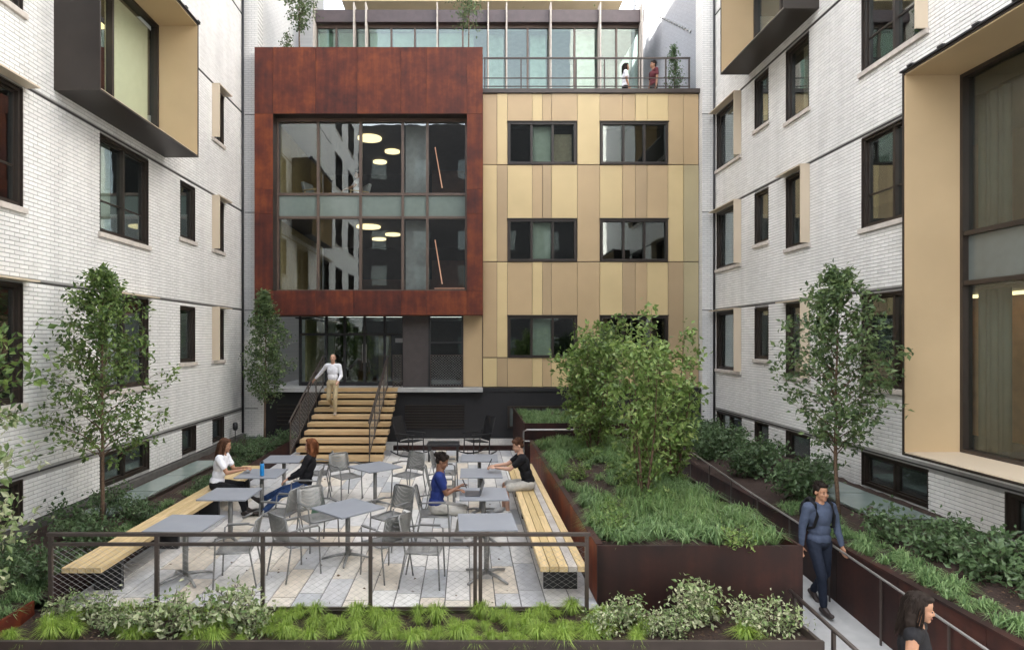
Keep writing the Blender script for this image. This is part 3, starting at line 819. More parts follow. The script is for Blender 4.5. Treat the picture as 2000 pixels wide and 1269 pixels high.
# white brick flanks and corner piers at the end
def far_wall(name, x0, x1, y0, y1, z0, z1, ax, par): return box(name, x0, x1, y0, y1, z0, z1, 'brick_far_'+ax, par)
far_wall('corner_pier', XL+0.002, -6.30, YC+0.12, YC+0.6, 0.1, 3.868, 'y', LB)
far_wall('corner_pier', XL+0.002, -6.50, YC+0.12, YC+0.6, 3.872, H_LEFT-0.1, 'y', LB)
far_wall('flank_wall', -6.95, -6.60, YC+0.62, 24.3, 11.5, H_LEFT-0.2, 'x', LB)
far_wall('corner_pier', 7.36, XR+0.5, YC+0.06, YC+0.6, 0.1, H_RIGHT-0.1, 'y', RB)
far_wall('flank_wall', 7.38, 7.80, YC+0.62, 29.9, 10.3, H_RIGHT-0.2, 'grey', RB)  # white brick too; its shade is painted in by the grey-blue tint
for z in (4.03, 7.08, 10.13): box('floor_joint', 7.355, XR-0.08, YC+0.054, YC+0.07, z-0.008, z+0.012, 'dark_joint', RB)
for z in (0.97, 4.03, 7.08, 10.13): box('floor_joint', XL+0.02, -6.49, YC+0.114, YC+0.13, z-0.008, z+0.012, 'dark_joint', LB)
m = MB()
for k in range(26):   # small stepped drip ledges on the flank
    t = k/25
    m.box(7.33, 7.38, 20.1+t*6.5, 20.2+t*6.5, 13.2+t*4.4, 13.24+t*4.4)
m.build('stepped_flashing', 'concrete', RB)['kind'] = 'stuff'

# glass top storey set back
PH = thing('glass_penthouse', 'glass walled top storey with pale vertical fins behind the roof terrace', 'building')
YP = 23.5; px0, px1 = -5.68, 6.62; zt = 15.13
fx = [-5.72, -4.21, -3.76, -1.08, 0.84, 1.53, 3.19, 5.05, 6.62]
mull = [-5.70, -4.95, -4.21, -3.76, -2.85, -1.95, -1.08, -0.12, 0.84, 1.53, 2.36, 3.19, 4.15, 5.05, 5.75, 6.62]
fr = MB()
for x in mull: fr.box(x-0.035, x+0.035, YP-0.04, YP+0.08, 10.56, zt)
fr.box(px0, px1, YP-0.03, YP+0.07, 10.551, 10.68); fr.box(px0, px1, YP-0.03, YP+0.07, zt-0.12, zt); fr.box(px0, px1, YP-0.03, YP+0.07, 12.62, 12.69)
fo = fr.build('frame', 'bronze_light', PH)
for a, b in zip(mull, mull[1:]): box('pane', a+0.035, b-0.035, YP+0.015, YP+0.023, 10.68, zt-0.12, 'glass_green', PH)
box('fascia', px0-0.1, px1+0.12, YP-0.25, YP+2.5, zt+0.002, zt+0.46, 'purple_fascia', PH)
for x in fx: box('fin', x-0.022, x+0.022, YP-0.48, YP-0.06, 10.56, zt+0.62, 'limestone', PH)
m = MB(); m.box(px0, px1, 26.5, 26.6, 10.5, 15.1).box(px0, px1, YP+0.1, 26.5, 14.95, 15.12).box(px0, px1, YP-0.03, 26.5, 10.40, 10.548); m.build('interior', 'room_grey', PH)
for a, b in zip(mull[:7], mull[1:8]): box('blind', a+0.05, b-0.05, YP+0.25, YP+0.27, 13.5, 14.95, 'blind', PH)
for x0, x1 in ((-0.9, 0.3), (0.9, 1.45), (2.5, 3.1), (4.3, 5.0)): box('curtain', x0, x1, YP+0.4, YP+0.43, 10.6, 14.95, 'room_white', PH)
US = thing('upper_storey', 'tan soffit and white wall of the storey above the penthouse', 'building')
box('wall', -5.3, 7.3, 27.5, 28.0, 14.5, 17.5, 'room_white', US)
box('soffit', -5.3, 6.7, 26.2, 28.0, 17.55, 17.75, 'tan_metal', US)
for k in range(9): box('panel', -5.3+k*1.34, -5.3+(k+1)*1.34-0.03, 26.4, 26.6, 17.76, 19.2, 'panel_tan', US)
for k in range(8): box('planter_panel', -5.2+k*1.5, -5.2+(k+1)*1.5-0.03, 25.95, 26.05, 15.6, 16.15, 'purple_fascia', US)

# building that faces this one, behind the viewpoint
OB = thing('dark_brick_building', 'plain dark brick building facing the courtyard from behind the viewpoint', 'building')
plain('dark_brick', (0.040, 0.036, 0.036), 0.85, var=0.2, scale=4)
box('wall', -22, 22, -30, -24, -0.7, 25, 'dark_brick', OB)
for i in range(9):
    for k in range(6):
        box('window', -18.4+i*4.4, -16.9+i*4.4, -24.0, -23.97, 1.5+k*3.6, 3.4+k*3.6, 'spandrel_dark', OB)
# ------------------------------------------------------------------ hard landscape
def structure(name, mb, mat, parent=None):
    o = mb.build(name, mat, parent)
    if parent is None: tag(o, kind='structure')
    return o
tb = MB(); tb.box(-4.76, 1.56, 7.08, 17.30, -0.74, -0.012)
terrace = structure('terrace_paving', tb, 'paver_joint')
pw, pl = 0.30, 0.91
pmesh = {}
def paver_mesh(L):
    L = round(L, 3)
    if L not in pmesh:
        b = MB(); g_ = 0.004; e = 0.004
        b.v = [(g_,g_,-0.03),(pw-g_,g_,-0.03),(pw-g_,L-g_,-0.03),(g_,L-g_,-0.03),(g_+e,g_+e,0),(pw-g_-e,g_+e,0),(pw-g_-e,L-g_-e,0),(g_+e,L-g_-e,0)]
        b.f = [(4,5,6,7),(0,1,5,4),(1,2,6,5),(2,3,7,6),(3,0,4,7)]
        pmesh[L] = b.mesh('paver', 'paver')
    return pmesh[L]
ncol = 21
for c in range(ncol):
    x = -4.75 + c*pw
    y = 7.085; first = [0.91, 0.45, 0.68, 0.25][(c*5) % 4] if c % 2 else [0.55, 0.91, 0.33][c % 3]
    L = first
    while y < 17.28:
        L2 = min(L, 17.29-y)
        if L2 > 0.08: link('paver', paver_mesh(L2), terrace, (x, y, random.uniform(-0.0015, 0.0015)))
        y += L; L = pl
structure('terrace_edge', MB().box(-4.96, 1.50, 7.045, 7.078, -0.74, 0.004), 'rail_brown')
structure('gravel_strip', MB().box(-2.0, 1.50, 17.50, 19.16, -0.4, 0.04), 'gravel')
structure('gravel_kerb', MB().box(-2.05, 1.50, 17.32, 17.48, -0.4, 0.12), 'corten_dark')
structure('rear_paving', MB().box(-4.60, -2.06, 17.32, 18.9, -0.4, -0.02), 'concrete')
# beds
def bed(name, x0, x1, y0, y1, zf, n=26, mat='soil'):
    """uneven soil sheet; zf(x, y) gives the height"""
    xs = np.linspace(x0, x1, max(3, int((x1-x0)*6))); ys = np.linspace(y0, y1, max(3, int((y1-y0)*6)))
    V = [(x, y, zf(x, y) + rng.uniform(-0.02, 0.02)) for y in ys for x in xs]
    nx = len(xs)
    Fq = [(j*nx+i, j*nx+i+1, (j+1)*nx+i+1, (j+1)*nx+i) for j in range(len(ys)-1) for i in range(nx-1)]
    o = link(name, np_mesh(name, V, Fq, mat, True)); tag(o, kind='structure'); return o
bed('planting_bed', -6.86, -4.98, 3.0, 19.05, lambda x, y: 0.06)
bed('planting_bed', 5.17, 7.66, 4.2, 19.05, lambda x, y: 0.22 + 0.01*(y-5))
bed('planter_soil', 1.60, 3.93, 7.32, 14.84, lambda x, y: 0.56 + 0.10*math.sin(math.pi*(x-1.55)/2.43))
bed('planter_soil', 1.50, 4.36, 15.36, 18.9, lambda x, y: 0.92)
bed('planter_soil', -4.92, 3.58, 6.26, 7.04, lambda x, y: -0.04)
structure('ramp', MB().quad((3.99,14.9,-0.004),(3.99,7.4,-0.60),(5.11,7.4,-0.60),(5.11,14.9,-0.004)).quad((3.99,7.4,-0.60),(3.66,6.6,-0.66),(3.0,2.0,-0.74),(5.11,2.0,-0.74),(5.11,7.4,-0.60)).quad((1.5,14.94,-0.004),(5.11,14.94,-0.004),(5.11,15.3,-0.004),(1.5,15.3,-0.004)), 'concrete')

# retaining wall of the bed beside the ramp
RW_ = thing('retaining_wall', 'low rusted steel retaining wall between the ramp and planting bed', 'wall', (5.13, 9, 0))
RW_.location = (0,0,0)
yy = 3.6
while yy < 15.2:
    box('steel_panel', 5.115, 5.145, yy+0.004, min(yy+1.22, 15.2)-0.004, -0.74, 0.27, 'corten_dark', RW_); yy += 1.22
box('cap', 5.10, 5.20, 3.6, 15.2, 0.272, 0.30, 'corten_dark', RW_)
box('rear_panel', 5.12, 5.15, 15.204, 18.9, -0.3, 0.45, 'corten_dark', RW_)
HR = thing('ramp_handrail', 'slim steel handrail running along the retaining wall of the ramp', 'handrail')
pts = [(5.03, 3.6, -0.05), (5.03, 6.3, 0.14), (5.03, 8.6, 0.30), (5.03, 11.0, 0.42), (5.03, 13.6, 0.60)]
MB().tube(pts, 0.016, 8).build('rail', 'steel_rail', HR, smooth=True)
for k in range(10):
    y = 4.3 + k*1.05
    z = np.interp(y, [p[1] for p in pts], [p[2] for p in pts]); zf = -0.62 + max(0, y-7.4)*0.0796
    box('post', 5.022, 5.038, y-0.012, y+0.012, zf, z-0.018, 'rail_brown', HR)
HR2 = thing('ramp_handrail', 'short dark handrail beside the variegated shrubs at the ramp foot', 'handrail')
MB().tube([(3.80, 7.2, 0.17), (3.80, 6.5, 0.12), (3.80, 5.75, 0.07), (3.80, 5.70, -0.05)], 0.022, 8).build('rail', 'rail_brown', HR2, smooth=True)
for y, z in ((7.1, 0.15), (6.35, 0.10), (5.80, 0.05)): box('post', 3.785, 3.815, y-0.02, y+0.02, -0.74, z, 'rail_brown', HR2)

# steel planters
P1 = thing('steel_planter', 'large rusted steel planter of grasses and shrubs behind pine bench', 'planter')
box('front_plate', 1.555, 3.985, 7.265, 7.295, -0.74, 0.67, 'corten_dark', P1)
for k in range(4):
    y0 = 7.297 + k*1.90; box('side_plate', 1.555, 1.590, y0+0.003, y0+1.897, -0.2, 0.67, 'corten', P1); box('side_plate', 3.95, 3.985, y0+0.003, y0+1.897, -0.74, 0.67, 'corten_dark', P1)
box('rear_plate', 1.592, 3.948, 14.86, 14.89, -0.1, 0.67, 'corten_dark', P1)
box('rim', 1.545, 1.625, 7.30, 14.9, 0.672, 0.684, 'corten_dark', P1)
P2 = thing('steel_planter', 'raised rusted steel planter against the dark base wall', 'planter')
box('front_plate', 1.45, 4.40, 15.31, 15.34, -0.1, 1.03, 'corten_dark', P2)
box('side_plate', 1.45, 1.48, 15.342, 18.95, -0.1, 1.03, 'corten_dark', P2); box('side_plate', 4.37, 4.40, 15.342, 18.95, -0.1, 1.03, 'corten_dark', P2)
P3 = thing('front_planter', 'long low dark steel planter in front of the mesh railing', 'planter')
box('front_plate', -9.0, 3.62, 6.20, 6.24, -0.74, 0.06, 'rail_brown', P3)
box('end_plate', 3.58, 3.62, 6.242, 7.04, -0.74, 0.05, 'rail_brown', P3)
E1 = thing('bed_edging', 'rusted steel edging strip of the bed beside the front planter', 'edging')
box('strip', -4.97, -4.945, 5.0, 7.04, -0.3, 0.12, 'corten', E1); box('strip', -4.80, -4.775, 7.08, 17.2, -0.3, 0.36, 'corten_dark', E1)
PR = thing('passage_handrail', 'looped grey handrail in the gap between the two rusted planters', 'handrail')
MB().tube([(1.42, 15.1, 0.02), (1.42, 15.1, 0.86), (1.5, 15.1, 0.90), (4.0, 15.1, 0.90)], 0.025, 8).build('rail', 'steel_rail', PR, smooth=True)
MB().tube([(1.42, 15.1, 0.62), (4.0, 15.1, 0.62)], 0.018, 6).build('lower_rail', 'steel_rail', PR)
for x in (2.7, 3.98): MB().tube([(x, 15.1, 0.0), (x, 15.1, 0.9)], 0.018, 6).build('post', 'steel_rail', PR)

# glass lids of the light wells
def lightwell(name, label, x0, x1, ys, z):
    t = thing(name, label, 'skylight')
    box('kerb', x0-0.05, x1+0.05, ys[0]-0.06, ys[-1]+0.06, z-0.3, z, 'bronze', t)
    for a, b in zip(ys, ys[1:]): box('glass_panel', x0, x1, a+0.02, b-0.02, z+0.002, z+0.022, 'well_glass', t)
lightwell('light_well', 'row of green glass light well lids beside the timber bench', -6.60, -6.02, [10.4, 12.0, 13.4, 15.1], 0.13)
lightwell('light_well', 'pale glass light well lid behind the tall slender tree trunk', 6.45, 7.35, [9.6, 11.2, 12.8], 0.30)
lightwell('light_well', 'pale glass light well lid below the tall tan bay', 6.45, 7.35, [6.0, 7.3], 0.26)

# ------------------------------------------------------------------ benches
def bench(label, x0, x1, y0, y1, grey=None):
    t = thing('slat_bench', label, 'bench', group=None)
    n = 5; w = (x1-x0)/n; brk = [y0, y0+2.1, y0+4.15, y1]
    for k in range(n):
        for j, (a, b) in enumerate(zip(brk, brk[1:])):
            sh = 0.0 if k % 2 == 0 else 0.45
            a2 = a if j == 0 else a+sh; b2 = b if j == 2 else b+sh
            mat = 'grey_plank' if (grey is not None and k == grey and j < 2) else 'pine'
            box('plank', x0+k*w+0.004, x0+(k+1)*w-0.004, a2+0.002, b2-0.002, 0.385+random.uniform(-0.001, 0.001), 0.45+random.uniform(-0.0015, 0.0015), mat, t, bevel=0.004)
    y = y0+0.5
    while y < y1:
        box('support', x0+0.10, x1-0.03, y-0.03, y+0.03, 0.0, 0.383, 'black_metal', t); y += 1.5
bench('long all yellow pine slat bench beside the light wells', -4.72, -4.25, 7.16, 13.0)
bench('long pine slat bench with one grey plank against the rusted planter', 0.87, 1.42, 7.20, 13.2, grey=3)

# ------------------------------------------------------------------ mesh railing of the terrace
FR = thing('mesh_railing', 'brown steel railing with diamond wire mesh along the terrace edge', 'railing')
x0, x1, yr = -4.76, 1.40, 7.02
box('top_rail', x0-0.02, x1+0.02, yr-0.025, yr+0.025, 0.865, 0.905, 'rail_brown', FR, bevel=0.004)
box('middle_rail', x0+0.02, x1-0.02, yr-0.018, yr+0.018, 0.755, 0.79, 'rail_brown', FR)
box('bottom_rail', x0+0.02, x1-0.02, yr-0.015, yr+0.015, 0.03, 0.055, 'rail_brown', FR)
posts = [-4.74, -3.53, -2.32, -1.09, 0.105, 0.165, 1.38]
for x in posts: box('post', x-0.021, x+0.021, yr-0.021, yr+0.021, -0.30, 0.864, 'rail_brown', FR)
def wire_mesh(name, parent, P, W, H, pu, slope, r):
    """diamond net: P(u, v) -> point, wires run both ways"""
    b = MB(); k = -H/slope
    while k < W:
        for sgn in (1, -1):
            if sgn > 0: u0, v0, u1, v1 = k, 0, k+H/slope, H
            else: u0, v0, u1, v1 = k, H, k+H/slope, 0
            if u1 <= 0 or u0 >= W: continue
            dv = (v1-v0)/(u1-u0)
            a, bb = max(u0, 0), min(u1, W)
            b.tube([P(a, v0+dv*(a-u0)), P(bb, v0+dv*(bb-u0))], r, 3, caps=False)
        k += pu
    o = b.build(name, 'wire', parent); o['kind'] = 'stuff'; return o
wire_mesh('wire_mesh', FR, lambda u, v: (x0+0.02+u, yr, 0.055+v), x1-x0-0.04, 0.70, 0.10, 0.62, 0.0013)

# ------------------------------------------------------------------ timber stair
ST = thing('timber_stair', 'open timber stair with brown steel rails up to the glass entrance', 'staircase')
SX0, SX1, SY, RUN, RISE = -4.38, -2.10, 15.40, 0.39, 0.162
for k in range(10):
    y = SY + k*RUN; z = RISE*(k+1)
    box('tread', SX0+0.02*(k % 2), SX1-0.01*(k % 3), y, y+RUN+0.03, z-0.105, z, 'tread_wood', ST, bevel=0.006)
for x in (SX0+0.25, SX1-0.30):
    b = MB(); b.v = [(x-0.03, SY+0.10, 0), (x-0.03, SY+0.55, 0), (x-0.03, SY+10*RUN-0.05, 1.35), (x-0.03, SY+10*RUN-0.05, 1.49), (x-0.03, SY+0.1, 0.05)]
    b.v += [(x+0.06, p[1], p[2]) for p in b.v]
    b.f = [(0,1,2,3,4), (9,8,7,6,5)] + [(i, (i+1) % 5 + 0, (i+1) % 5 + 5, i+5) for i in range(5)]
    b.build('stringer', 'charcoal', ST)
b = MB(); b.quad((SX0+0.05, SY+0.25, 0), (SX1-0.05, SY+0.25, 0), (SX1-0.05, SY+10*RUN-0.1, 1.38), (SX0+0.05, SY+10*RUN-0.1, 1.38)); b.build('under_board', 'charcoal', ST)
def stair_rail(x):
    ya, yb = SY+0.02, SY+9*RUN+0.05
    za, zb = RISE, RISE*10
    sl = (zb-za)/(yb-ya)
    def P(y, h): return (x, y, za + (y-ya)*sl + h)
    MB().tube([(x, ya-0.12, za-0.0+0.88), P(ya, 0.93), P(yb, 0.98), (x, yb+0.25, zb+0.98)], 0.024, 8).build('handrail', 'rail_brown', ST, smooth=True)
    MB().tube([P(ya, 0.78), P(yb, 0.83), (x, yb+0.25, zb+0.83)], 0.016, 6).build('upper_rail', 'rail_brown', ST)
    MB().tube([P(ya, 0.10), P(yb, 0.10)], 0.016, 6).build('lower_rail', 'rail_brown', ST)
    for k in range(5):
        y = ya + (yb-ya)*k/4; p = P(y, 0); box('post', x-0.012, x+0.012, y-0.03, y+0.03, p[2]-0.16, p[2]+0.92+0.012*k, 'rail_brown', ST)
    wire_mesh('wire_mesh', ST, lambda u, v: P(ya+u, 0.10+v), yb-ya, 0.68, 0.13, 0.9, 0.0022)
stair_rail(SX0-0.03); stair_rail(SX1-0.32)
GP = thing('mesh_guard', 'small mesh guard panel in front of the entrance side window', 'railing')
def guard(t, x0, x1, y, z0, z1):
    m = MB(); m.box(x0, x0+0.025, y-0.015, y+0.015, z0, z1).box(x1-0.025, x1, y-0.015, y+0.015, z0, z1).box(x0+0.025, x1-0.025, y-0.015, y+0.015, z1-0.03, z1).box(x0+0.025, x1-0.025, y-0.015, y+0.015, z0+0.03, z0+0.06)
    m.build('frame', 'rail_brown', t)
    wire_mesh('wire_mesh', t, lambda u, v: (x0+0.025+u, y, z0+0.06+v), x1-x0-0.05, z1-z0-0.09, 0.09, 0.9, 0.003)
guard(GP, -1.12, -0.10, 19.27, ZP, ZP+1.02)
GP2 = thing('mesh_guard', 'narrow mesh guard panel beside the top of the timber stair', 'railing')
guard(GP2, -2.30, -2.02, 19.27, ZP, ZP+1.02)

# roof terrace railing
RR = thing('terrace_railing', 'brown steel railing along the roof terrace parapet', 'railing')
yq = YT+0.12
box('top_rail', 0.55, 7.12, yq-0.025, yq+0.025, 12.02, 12.07, 'rail_brown', RR)
box('middle_rail', 0.55, 7.12, yq-0.015, yq+0.015, 11.40, 11.43, 'rail_brown', RR)
box('bottom_rail', 0.55, 7.12, yq-0.015, yq+0.015, 11.14, 11.165, 'rail_brown', RR)
for x in (0.60, 1.75, 2.62, 3.50, 4.40, 5.55, 6.35, 7.09): box('post', x-0.02, x+0.02, yq-0.02, yq+0.02, 11.0, 12.018, 'rail_brown', RR)

# ------------------------------------------------------------------ tables and chairs
def make_table():
    t = thing('square_table', '', 'table')
    box('table_top', -0.37, 0.37, -0.37, 0.37, 0.715, 0.74, 'table_metal', t, bevel=0.006)
    MB().tube([(0,0,0.06), (0,0,0.714)], 0.036, 12).build('column', 'aluminium', t, smooth=True)
    for k in range(4):
        a = R(45+90*k); c, s = math.cos(a), math.sin(a)
        MB().tube([(0.03*c, 0.03*s, 0.085), (0.20*c, 0.20*s, 0.06), (0.36*c, 0.36*s, 0.018)], [0.026, 0.022, 0.016], 6).build('foot', 'aluminium', t, smooth=True)
    MB().box(-0.2, 0.2, -0.03, 0.03, 0.695, 0.714).box(-0.03, 0.03, -0.2, -0.031, 0.695, 0.713).box(-0.03, 0.03, 0.031, 0.2, 0.695, 0.713).build('bracket', 'aluminium', t)
    return t
def make_chair():
    t = thing('mesh_armchair', '', 'chair')
    r = 0.0115
    def grid(nm, P, nu, nv, mat):
        b = MB()
        for j in range(nv+1):
            for i in range(nu+1): b.v.append(P(i/nu*2-1, j/nv))
        for j in range(nv):
            for i in range(nu): q = j*(nu+1)+i; b.f.append((q, q+1, q+nu+2, q+nu+1))
        o = b.build(nm, mat, t, smooth=True)
        so = o.modifiers.new('thickness', 'SOLIDIFY'); so.thickness = 0.004
        return o
    grid('seat', lambda u, v: (u*0.215, -0.21+v*0.43, 0.445 - 0.018*math.sin(math.pi*v)*(1-u*u) - (0.02 if v < 0.02 else 0)), 6, 8, 'mesh_metal')
    grid('backrest', lambda u, v: (u*(0.205-0.012*v), 0.225+0.075*v+0.03*(1-u*u), 0.50+0.335*v), 6, 6, 'mesh_metal')
    for s in (-1, 1):
        MB().tube([(s*0.235, -0.22, 0.0), (s*0.225, -0.20, 0.44), (s*0.245, -0.19, 0.63), (s*0.25, -0.15, 0.655), (s*0.245, 0.10, 0.66), (s*0.215, 0.255, 0.64)], r, 7).build('front_leg', 'aluminium', t, smooth=True)
        MB().tube([(s*0.235, 0.30, 0.0), (s*0.22, 0.215, 0.45), (s*0.205, 0.29, 0.82), (s*0.19, 0.31, 0.842)], r, 7).build('rear_leg', 'aluminium', t, smooth=True)
        MB().box(s*0.25-0.022, s*0.25+0.022, -0.16, 0.12, 0.664, 0.676).build('arm_pad', 'aluminium', t, bevel=0.004)
    m = MB(); m.tube([(-0.22, -0.205, 0.432), (0.22, -0.205, 0.432)], r, 6).tube([(-0.22, 0.215, 0.438), (0.22, 0.215, 0.438)], r, 6).tube([(-0.22, -0.205, 0.436), (-0.22, 0.215, 0.44)], r, 6).tube([(0.22, -0.205, 0.436), (0.22, 0.215, 0.44)], r, 6)
    m.build('seat_frame', 'aluminium', t, smooth=True)
    MB().tube([(-0.19, 0.31, 0.842), (0, 0.335, 0.846), (0.19, 0.31, 0.842)], r, 7).build('top_rail', 'aluminium', t, smooth=True)
    return t
tab0, cha0 = make_table(), make_chair()
used = {'t': False, 'c': False}
def place(proto, key, x, y, rz, label, group):
    o = proto if not used[key] else copy_tree(proto)
    used[key] = True
    o.location = (x, y, 0.0); o.rotation_euler = (0, 0, rz); o['label'] = label; o['group'] = group
    return o
TG, CG = 'square metal tables on the terrace', 'mesh armchairs on the terrace'
ordn = ['first', 'second', 'third', 'fourth']
LT = [7.95, 9.47, 10.93, 12.26]; RT = [8.02, 9.47, 10.97, 12.38]
for k in range(4):
    extra = [' and empty', ' and empty', ', blue bottle on it', ' and empty'][k]
    place(tab0, 't', -3.63, LT[k], R(1.5*(k-1.5)), '%s square grey table from the mesh railing beside yellow bench%s' % (ordn[k], extra), TG)
for k in range(4):
    extra = [' and empty', ', laptop on it', ', seated man leaning on it', ' and empty'][k]
    place(tab0, 't', 0.27, RT[k], R(-1.2*(k-1.5)), '%s square grey table from mesh railing by grey planked bench%s' % (ordn[k], extra), TG)
M1, M2 = (-1.67, 8.69), (-1.70, 11.5)
place(tab0, 't', M1[0], M1[1], R(47), 'square grey table set diamond wise with four chairs around it', TG)
place(tab0, 't', M2[0], M2[1], R(43), 'square grey table set diamond wise in front of the timber stair', TG)
for k in range(4):
    lab = ['empty grey mesh armchair at the table by the railing beside yellow bench', 'grey mesh armchair with green bag beside it facing yellow bench', 'grey mesh armchair with seated woman in dark jacket', 'empty grey mesh armchair facing the table nearest the timber stair foot'][k]
    place(cha0, 'c', -2.98+[0.02, 0.10, 0.12, -0.02][k], LT[k]+[-0.05, 0.02, 0.0, 0.05][k], R(-90+[8, -14, 4, 10][k]), lab, CG)
for k in range(4):
    lab = ['empty grey mesh armchair at the table by the railing facing grey planked bench', 'grey mesh armchair with seated woman in blue shirt', 'empty grey mesh armchair opposite the seated man in black', 'empty grey mesh armchair facing the table by the black rocking chairs'][k]
    place(cha0, 'c', -0.42+[-0.10, -0.05, 0.0, 0.02][k], RT[k]+[-0.15, 0.0, 0.05, 0.0][k], R(90+[-6, 2, 5, -4][k]), lab, CG)
for k, (a, d) in enumerate(((48, 0.80), (135, 0.78), (222, 0.78), (318, 0.80))):
    t = R(a); place(cha0, 'c', M1[0]+d*math.cos(t), M1[1]+d*math.sin(t), R(a-90+[4, -6, 5, -3][k]), 'grey mesh armchair, one of four round table, towards ' + ['large planter and stair', 'yellow bench and stair', 'yellow bench and railing', 'grey planked bench and railing'][k], CG)
for k, (a, d) in enumerate(((50, 0.85), (140, 0.85))):
    t = R(a); place(cha0, 'c', M2[0]+d*math.cos(t), M2[1]+d*math.sin(t), R(a-90+[5, -8][k]), 'grey mesh armchair at the diamond set table before the stair, on its ' + ['rocking chair side', 'yellow bench side'][k], CG)

# rocking chairs and low table by the dark wall
def rocker(x, y, rz, label):
    t = thing('rocking_chair', label, 'chair', (x, y, 0), rz, 'black rocking chairs by the dark wall')
    for s in (-1, 1):
        pts = [(s*0.27, -0.45+0.1*i, 0.02 + 0.10*((i-4.5)/4.5)**2) for i in range(10)]
        MB().tube(pts, 0.018, 6).build('rocker', 'black_metal', t)
        MB().tube([(s*0.27, -0.26, 0.06), (s*0.27, -0.24, 0.58)], 0.016, 6).build('front_leg', 'black_metal', t)
        MB().tube([(s*0.27, 0.22, 0.05), (s*0.26, 0.24, 0.42), (s*0.25, 0.42, 1.02)], 0.016, 6).build('rear_leg', 'black_metal', t)
        box('arm', s*0.27-0.035, s*0.27+0.035, -0.30, 0.30, 0.582, 0.605, 'black_metal', t)
    for k in range(5): box('seat_slat', -0.25, 0.25, -0.26+k*0.098, -0.175+k*0.098, 0.395-0.008*k, 0.415-0.008*k, 'black_metal', t)
    for k in range(6):
        M = Matrix.Translation((-0.2+0.08*k, 0.26, 0.40)) @ Matrix.Rotation(R(-16), 4, 'X')
        b = MB(); b.box(-0.034, 0.034, -0.008, 0.008, 0, 0.66, M); b.build('back_slat', 'black_metal', t)
rocker(-1.50, 16.55, R(62), 'black slatted rocking chair beside the timber stair')
rocker(0.30, 16.55, R(-62), 'black slatted rocking chair beside the raised steel planter')
lt = thing('low_table', 'low black table between the two rocking chairs', 'table', (-0.58, 15.9, 0))
box('table_top', -0.42, 0.42, -0.3, 0.3, 0.40, 0.45, 'black_metal', lt, bevel=0.006)
for sx in (-1, 1):
    for sy in (-1, 1): box('leg', sx*0.36-0.025, sx*0.36+0.025, sy*0.25-0.025, sy*0.25+0.025, 0, 0.399, 'black_metal', lt)

# small things
bt = thing('water_bottle', 'bright blue water bottle standing on table', 'bottle', (-3.55, 10.70, 0.741))
MB().lathe((0,0,0), [(0.034,0),(0.037,0.01),(0.037,0.19),(0.028,0.215)], 14).build('body', 'bottle_blue', bt, smooth=True)
MB().lathe((0,0,0.2155), [(0.027,0),(0.027,0.035),(0.022,0.045)], 12).build('cap', 'black_metal', bt, smooth=True)
lp = thing('laptop', 'open grey laptop in front of the woman in blue', 'laptop', (0.10, 9.42, 0.741), R(-90))
box('keyboard', -0.16, 0.16, -0.11, 0.11, 0.0, 0.016, 'laptop_grey', lp)
M = Matrix.Translation((0, -0.112, 0.016)) @ Matrix.Rotation(R(18), 4, 'X')
lp.rotation_euler = (0, 0, R(90))
b = MB(); b.box(-0.16, 0.16, -0.008, 0.0, 0, 0.21, M); b.build('lid', 'laptop_grey', lp)
def bollard(x, y, z, label):
    t = thing('path_light', label, 'light', (x, y, z), group='path lights in the beds')
    MB().lathe((0,0,-0.1), [(0.04,0),(0.04,0.28),(0.046,0.29),(0.046,0.38),(0.03,0.40)], 12).build('body', 'rail_brown', t, smooth=True)
    box('lens', -0.03, 0.03, -0.050, -0.035, 0.20, 0.26, 'room_grey', t)
bollard(-6.05, 10.25, 0.10, 'short brown path light at the end of green light well lids')
bollard(6.22, 9.45, 0.25, 'short brown path light beside the slender tree by the ramp')
sl_ = thing('wall_light', 'small dark spotlight on stake at the corner of brick wall', 'light', (-6.72, 17.9, 0.06))
MB().tube([(0,0,0),(0,0,0.42)], 0.012, 6).build('stake', 'black_metal', sl_); MB().lathe((0,0,0.42), [(0.05,0),(0.075,0.06),(0.07,0.2),(0.03,0.23)], 12).build('head', 'black_metal', sl_, smooth=True)
sc_ = thing('security_camera', 'white security camera on the corner pier above small tree', 'camera', (-6.66, YC+0.12, 3.72))
MB().box(-0.05, 0.05, -0.03, 0, 0, 0.16).build('bracket', 'plastic_white', sc_); MB().ball((0, -0.10, 0.02), 0.08, 12, 8).build('dome', 'plastic_white', sc_, smooth=True)
# ------------------------------------------------------------------ plants
def unit(a):
    return a/np.maximum(np.linalg.norm(a, axis=-1, keepdims=True), 1e-9)
def leaf_mesh(name, P, D, S, mat, aspect=0.55, r=None):
    """P base points, D directions, S lengths: one folded leaf (2 triangles) each"""
    r = r or np.random.default_rng(1)
    n = len(P)
    side = unit(np.cross(D, unit(r.normal(size=(n, 3)) + np.array([0, 0, 1.2]))))
    nor = np.cross(side, D)
    S = S[:, None]
    V = np.zeros((n, 4, 3))
    mid = P + D*S*0.45
    V[:, 0] = P
    V[:, 1] = mid + side*S*aspect*0.5 + nor*S*0.10
    V[:, 2] = P + D*S - nor*S*0.08
    V[:, 3] = mid - side*S*aspect*0.5 + nor*S*0.10
    T = np.array([(0, 1, 2), (0, 2, 3)])
    Fq = (T[None] + 4*np.arange(n)[:, None, None]).reshape(-1, 3)
    return np_mesh(name, V.reshape(-1, 3), Fq, mat)

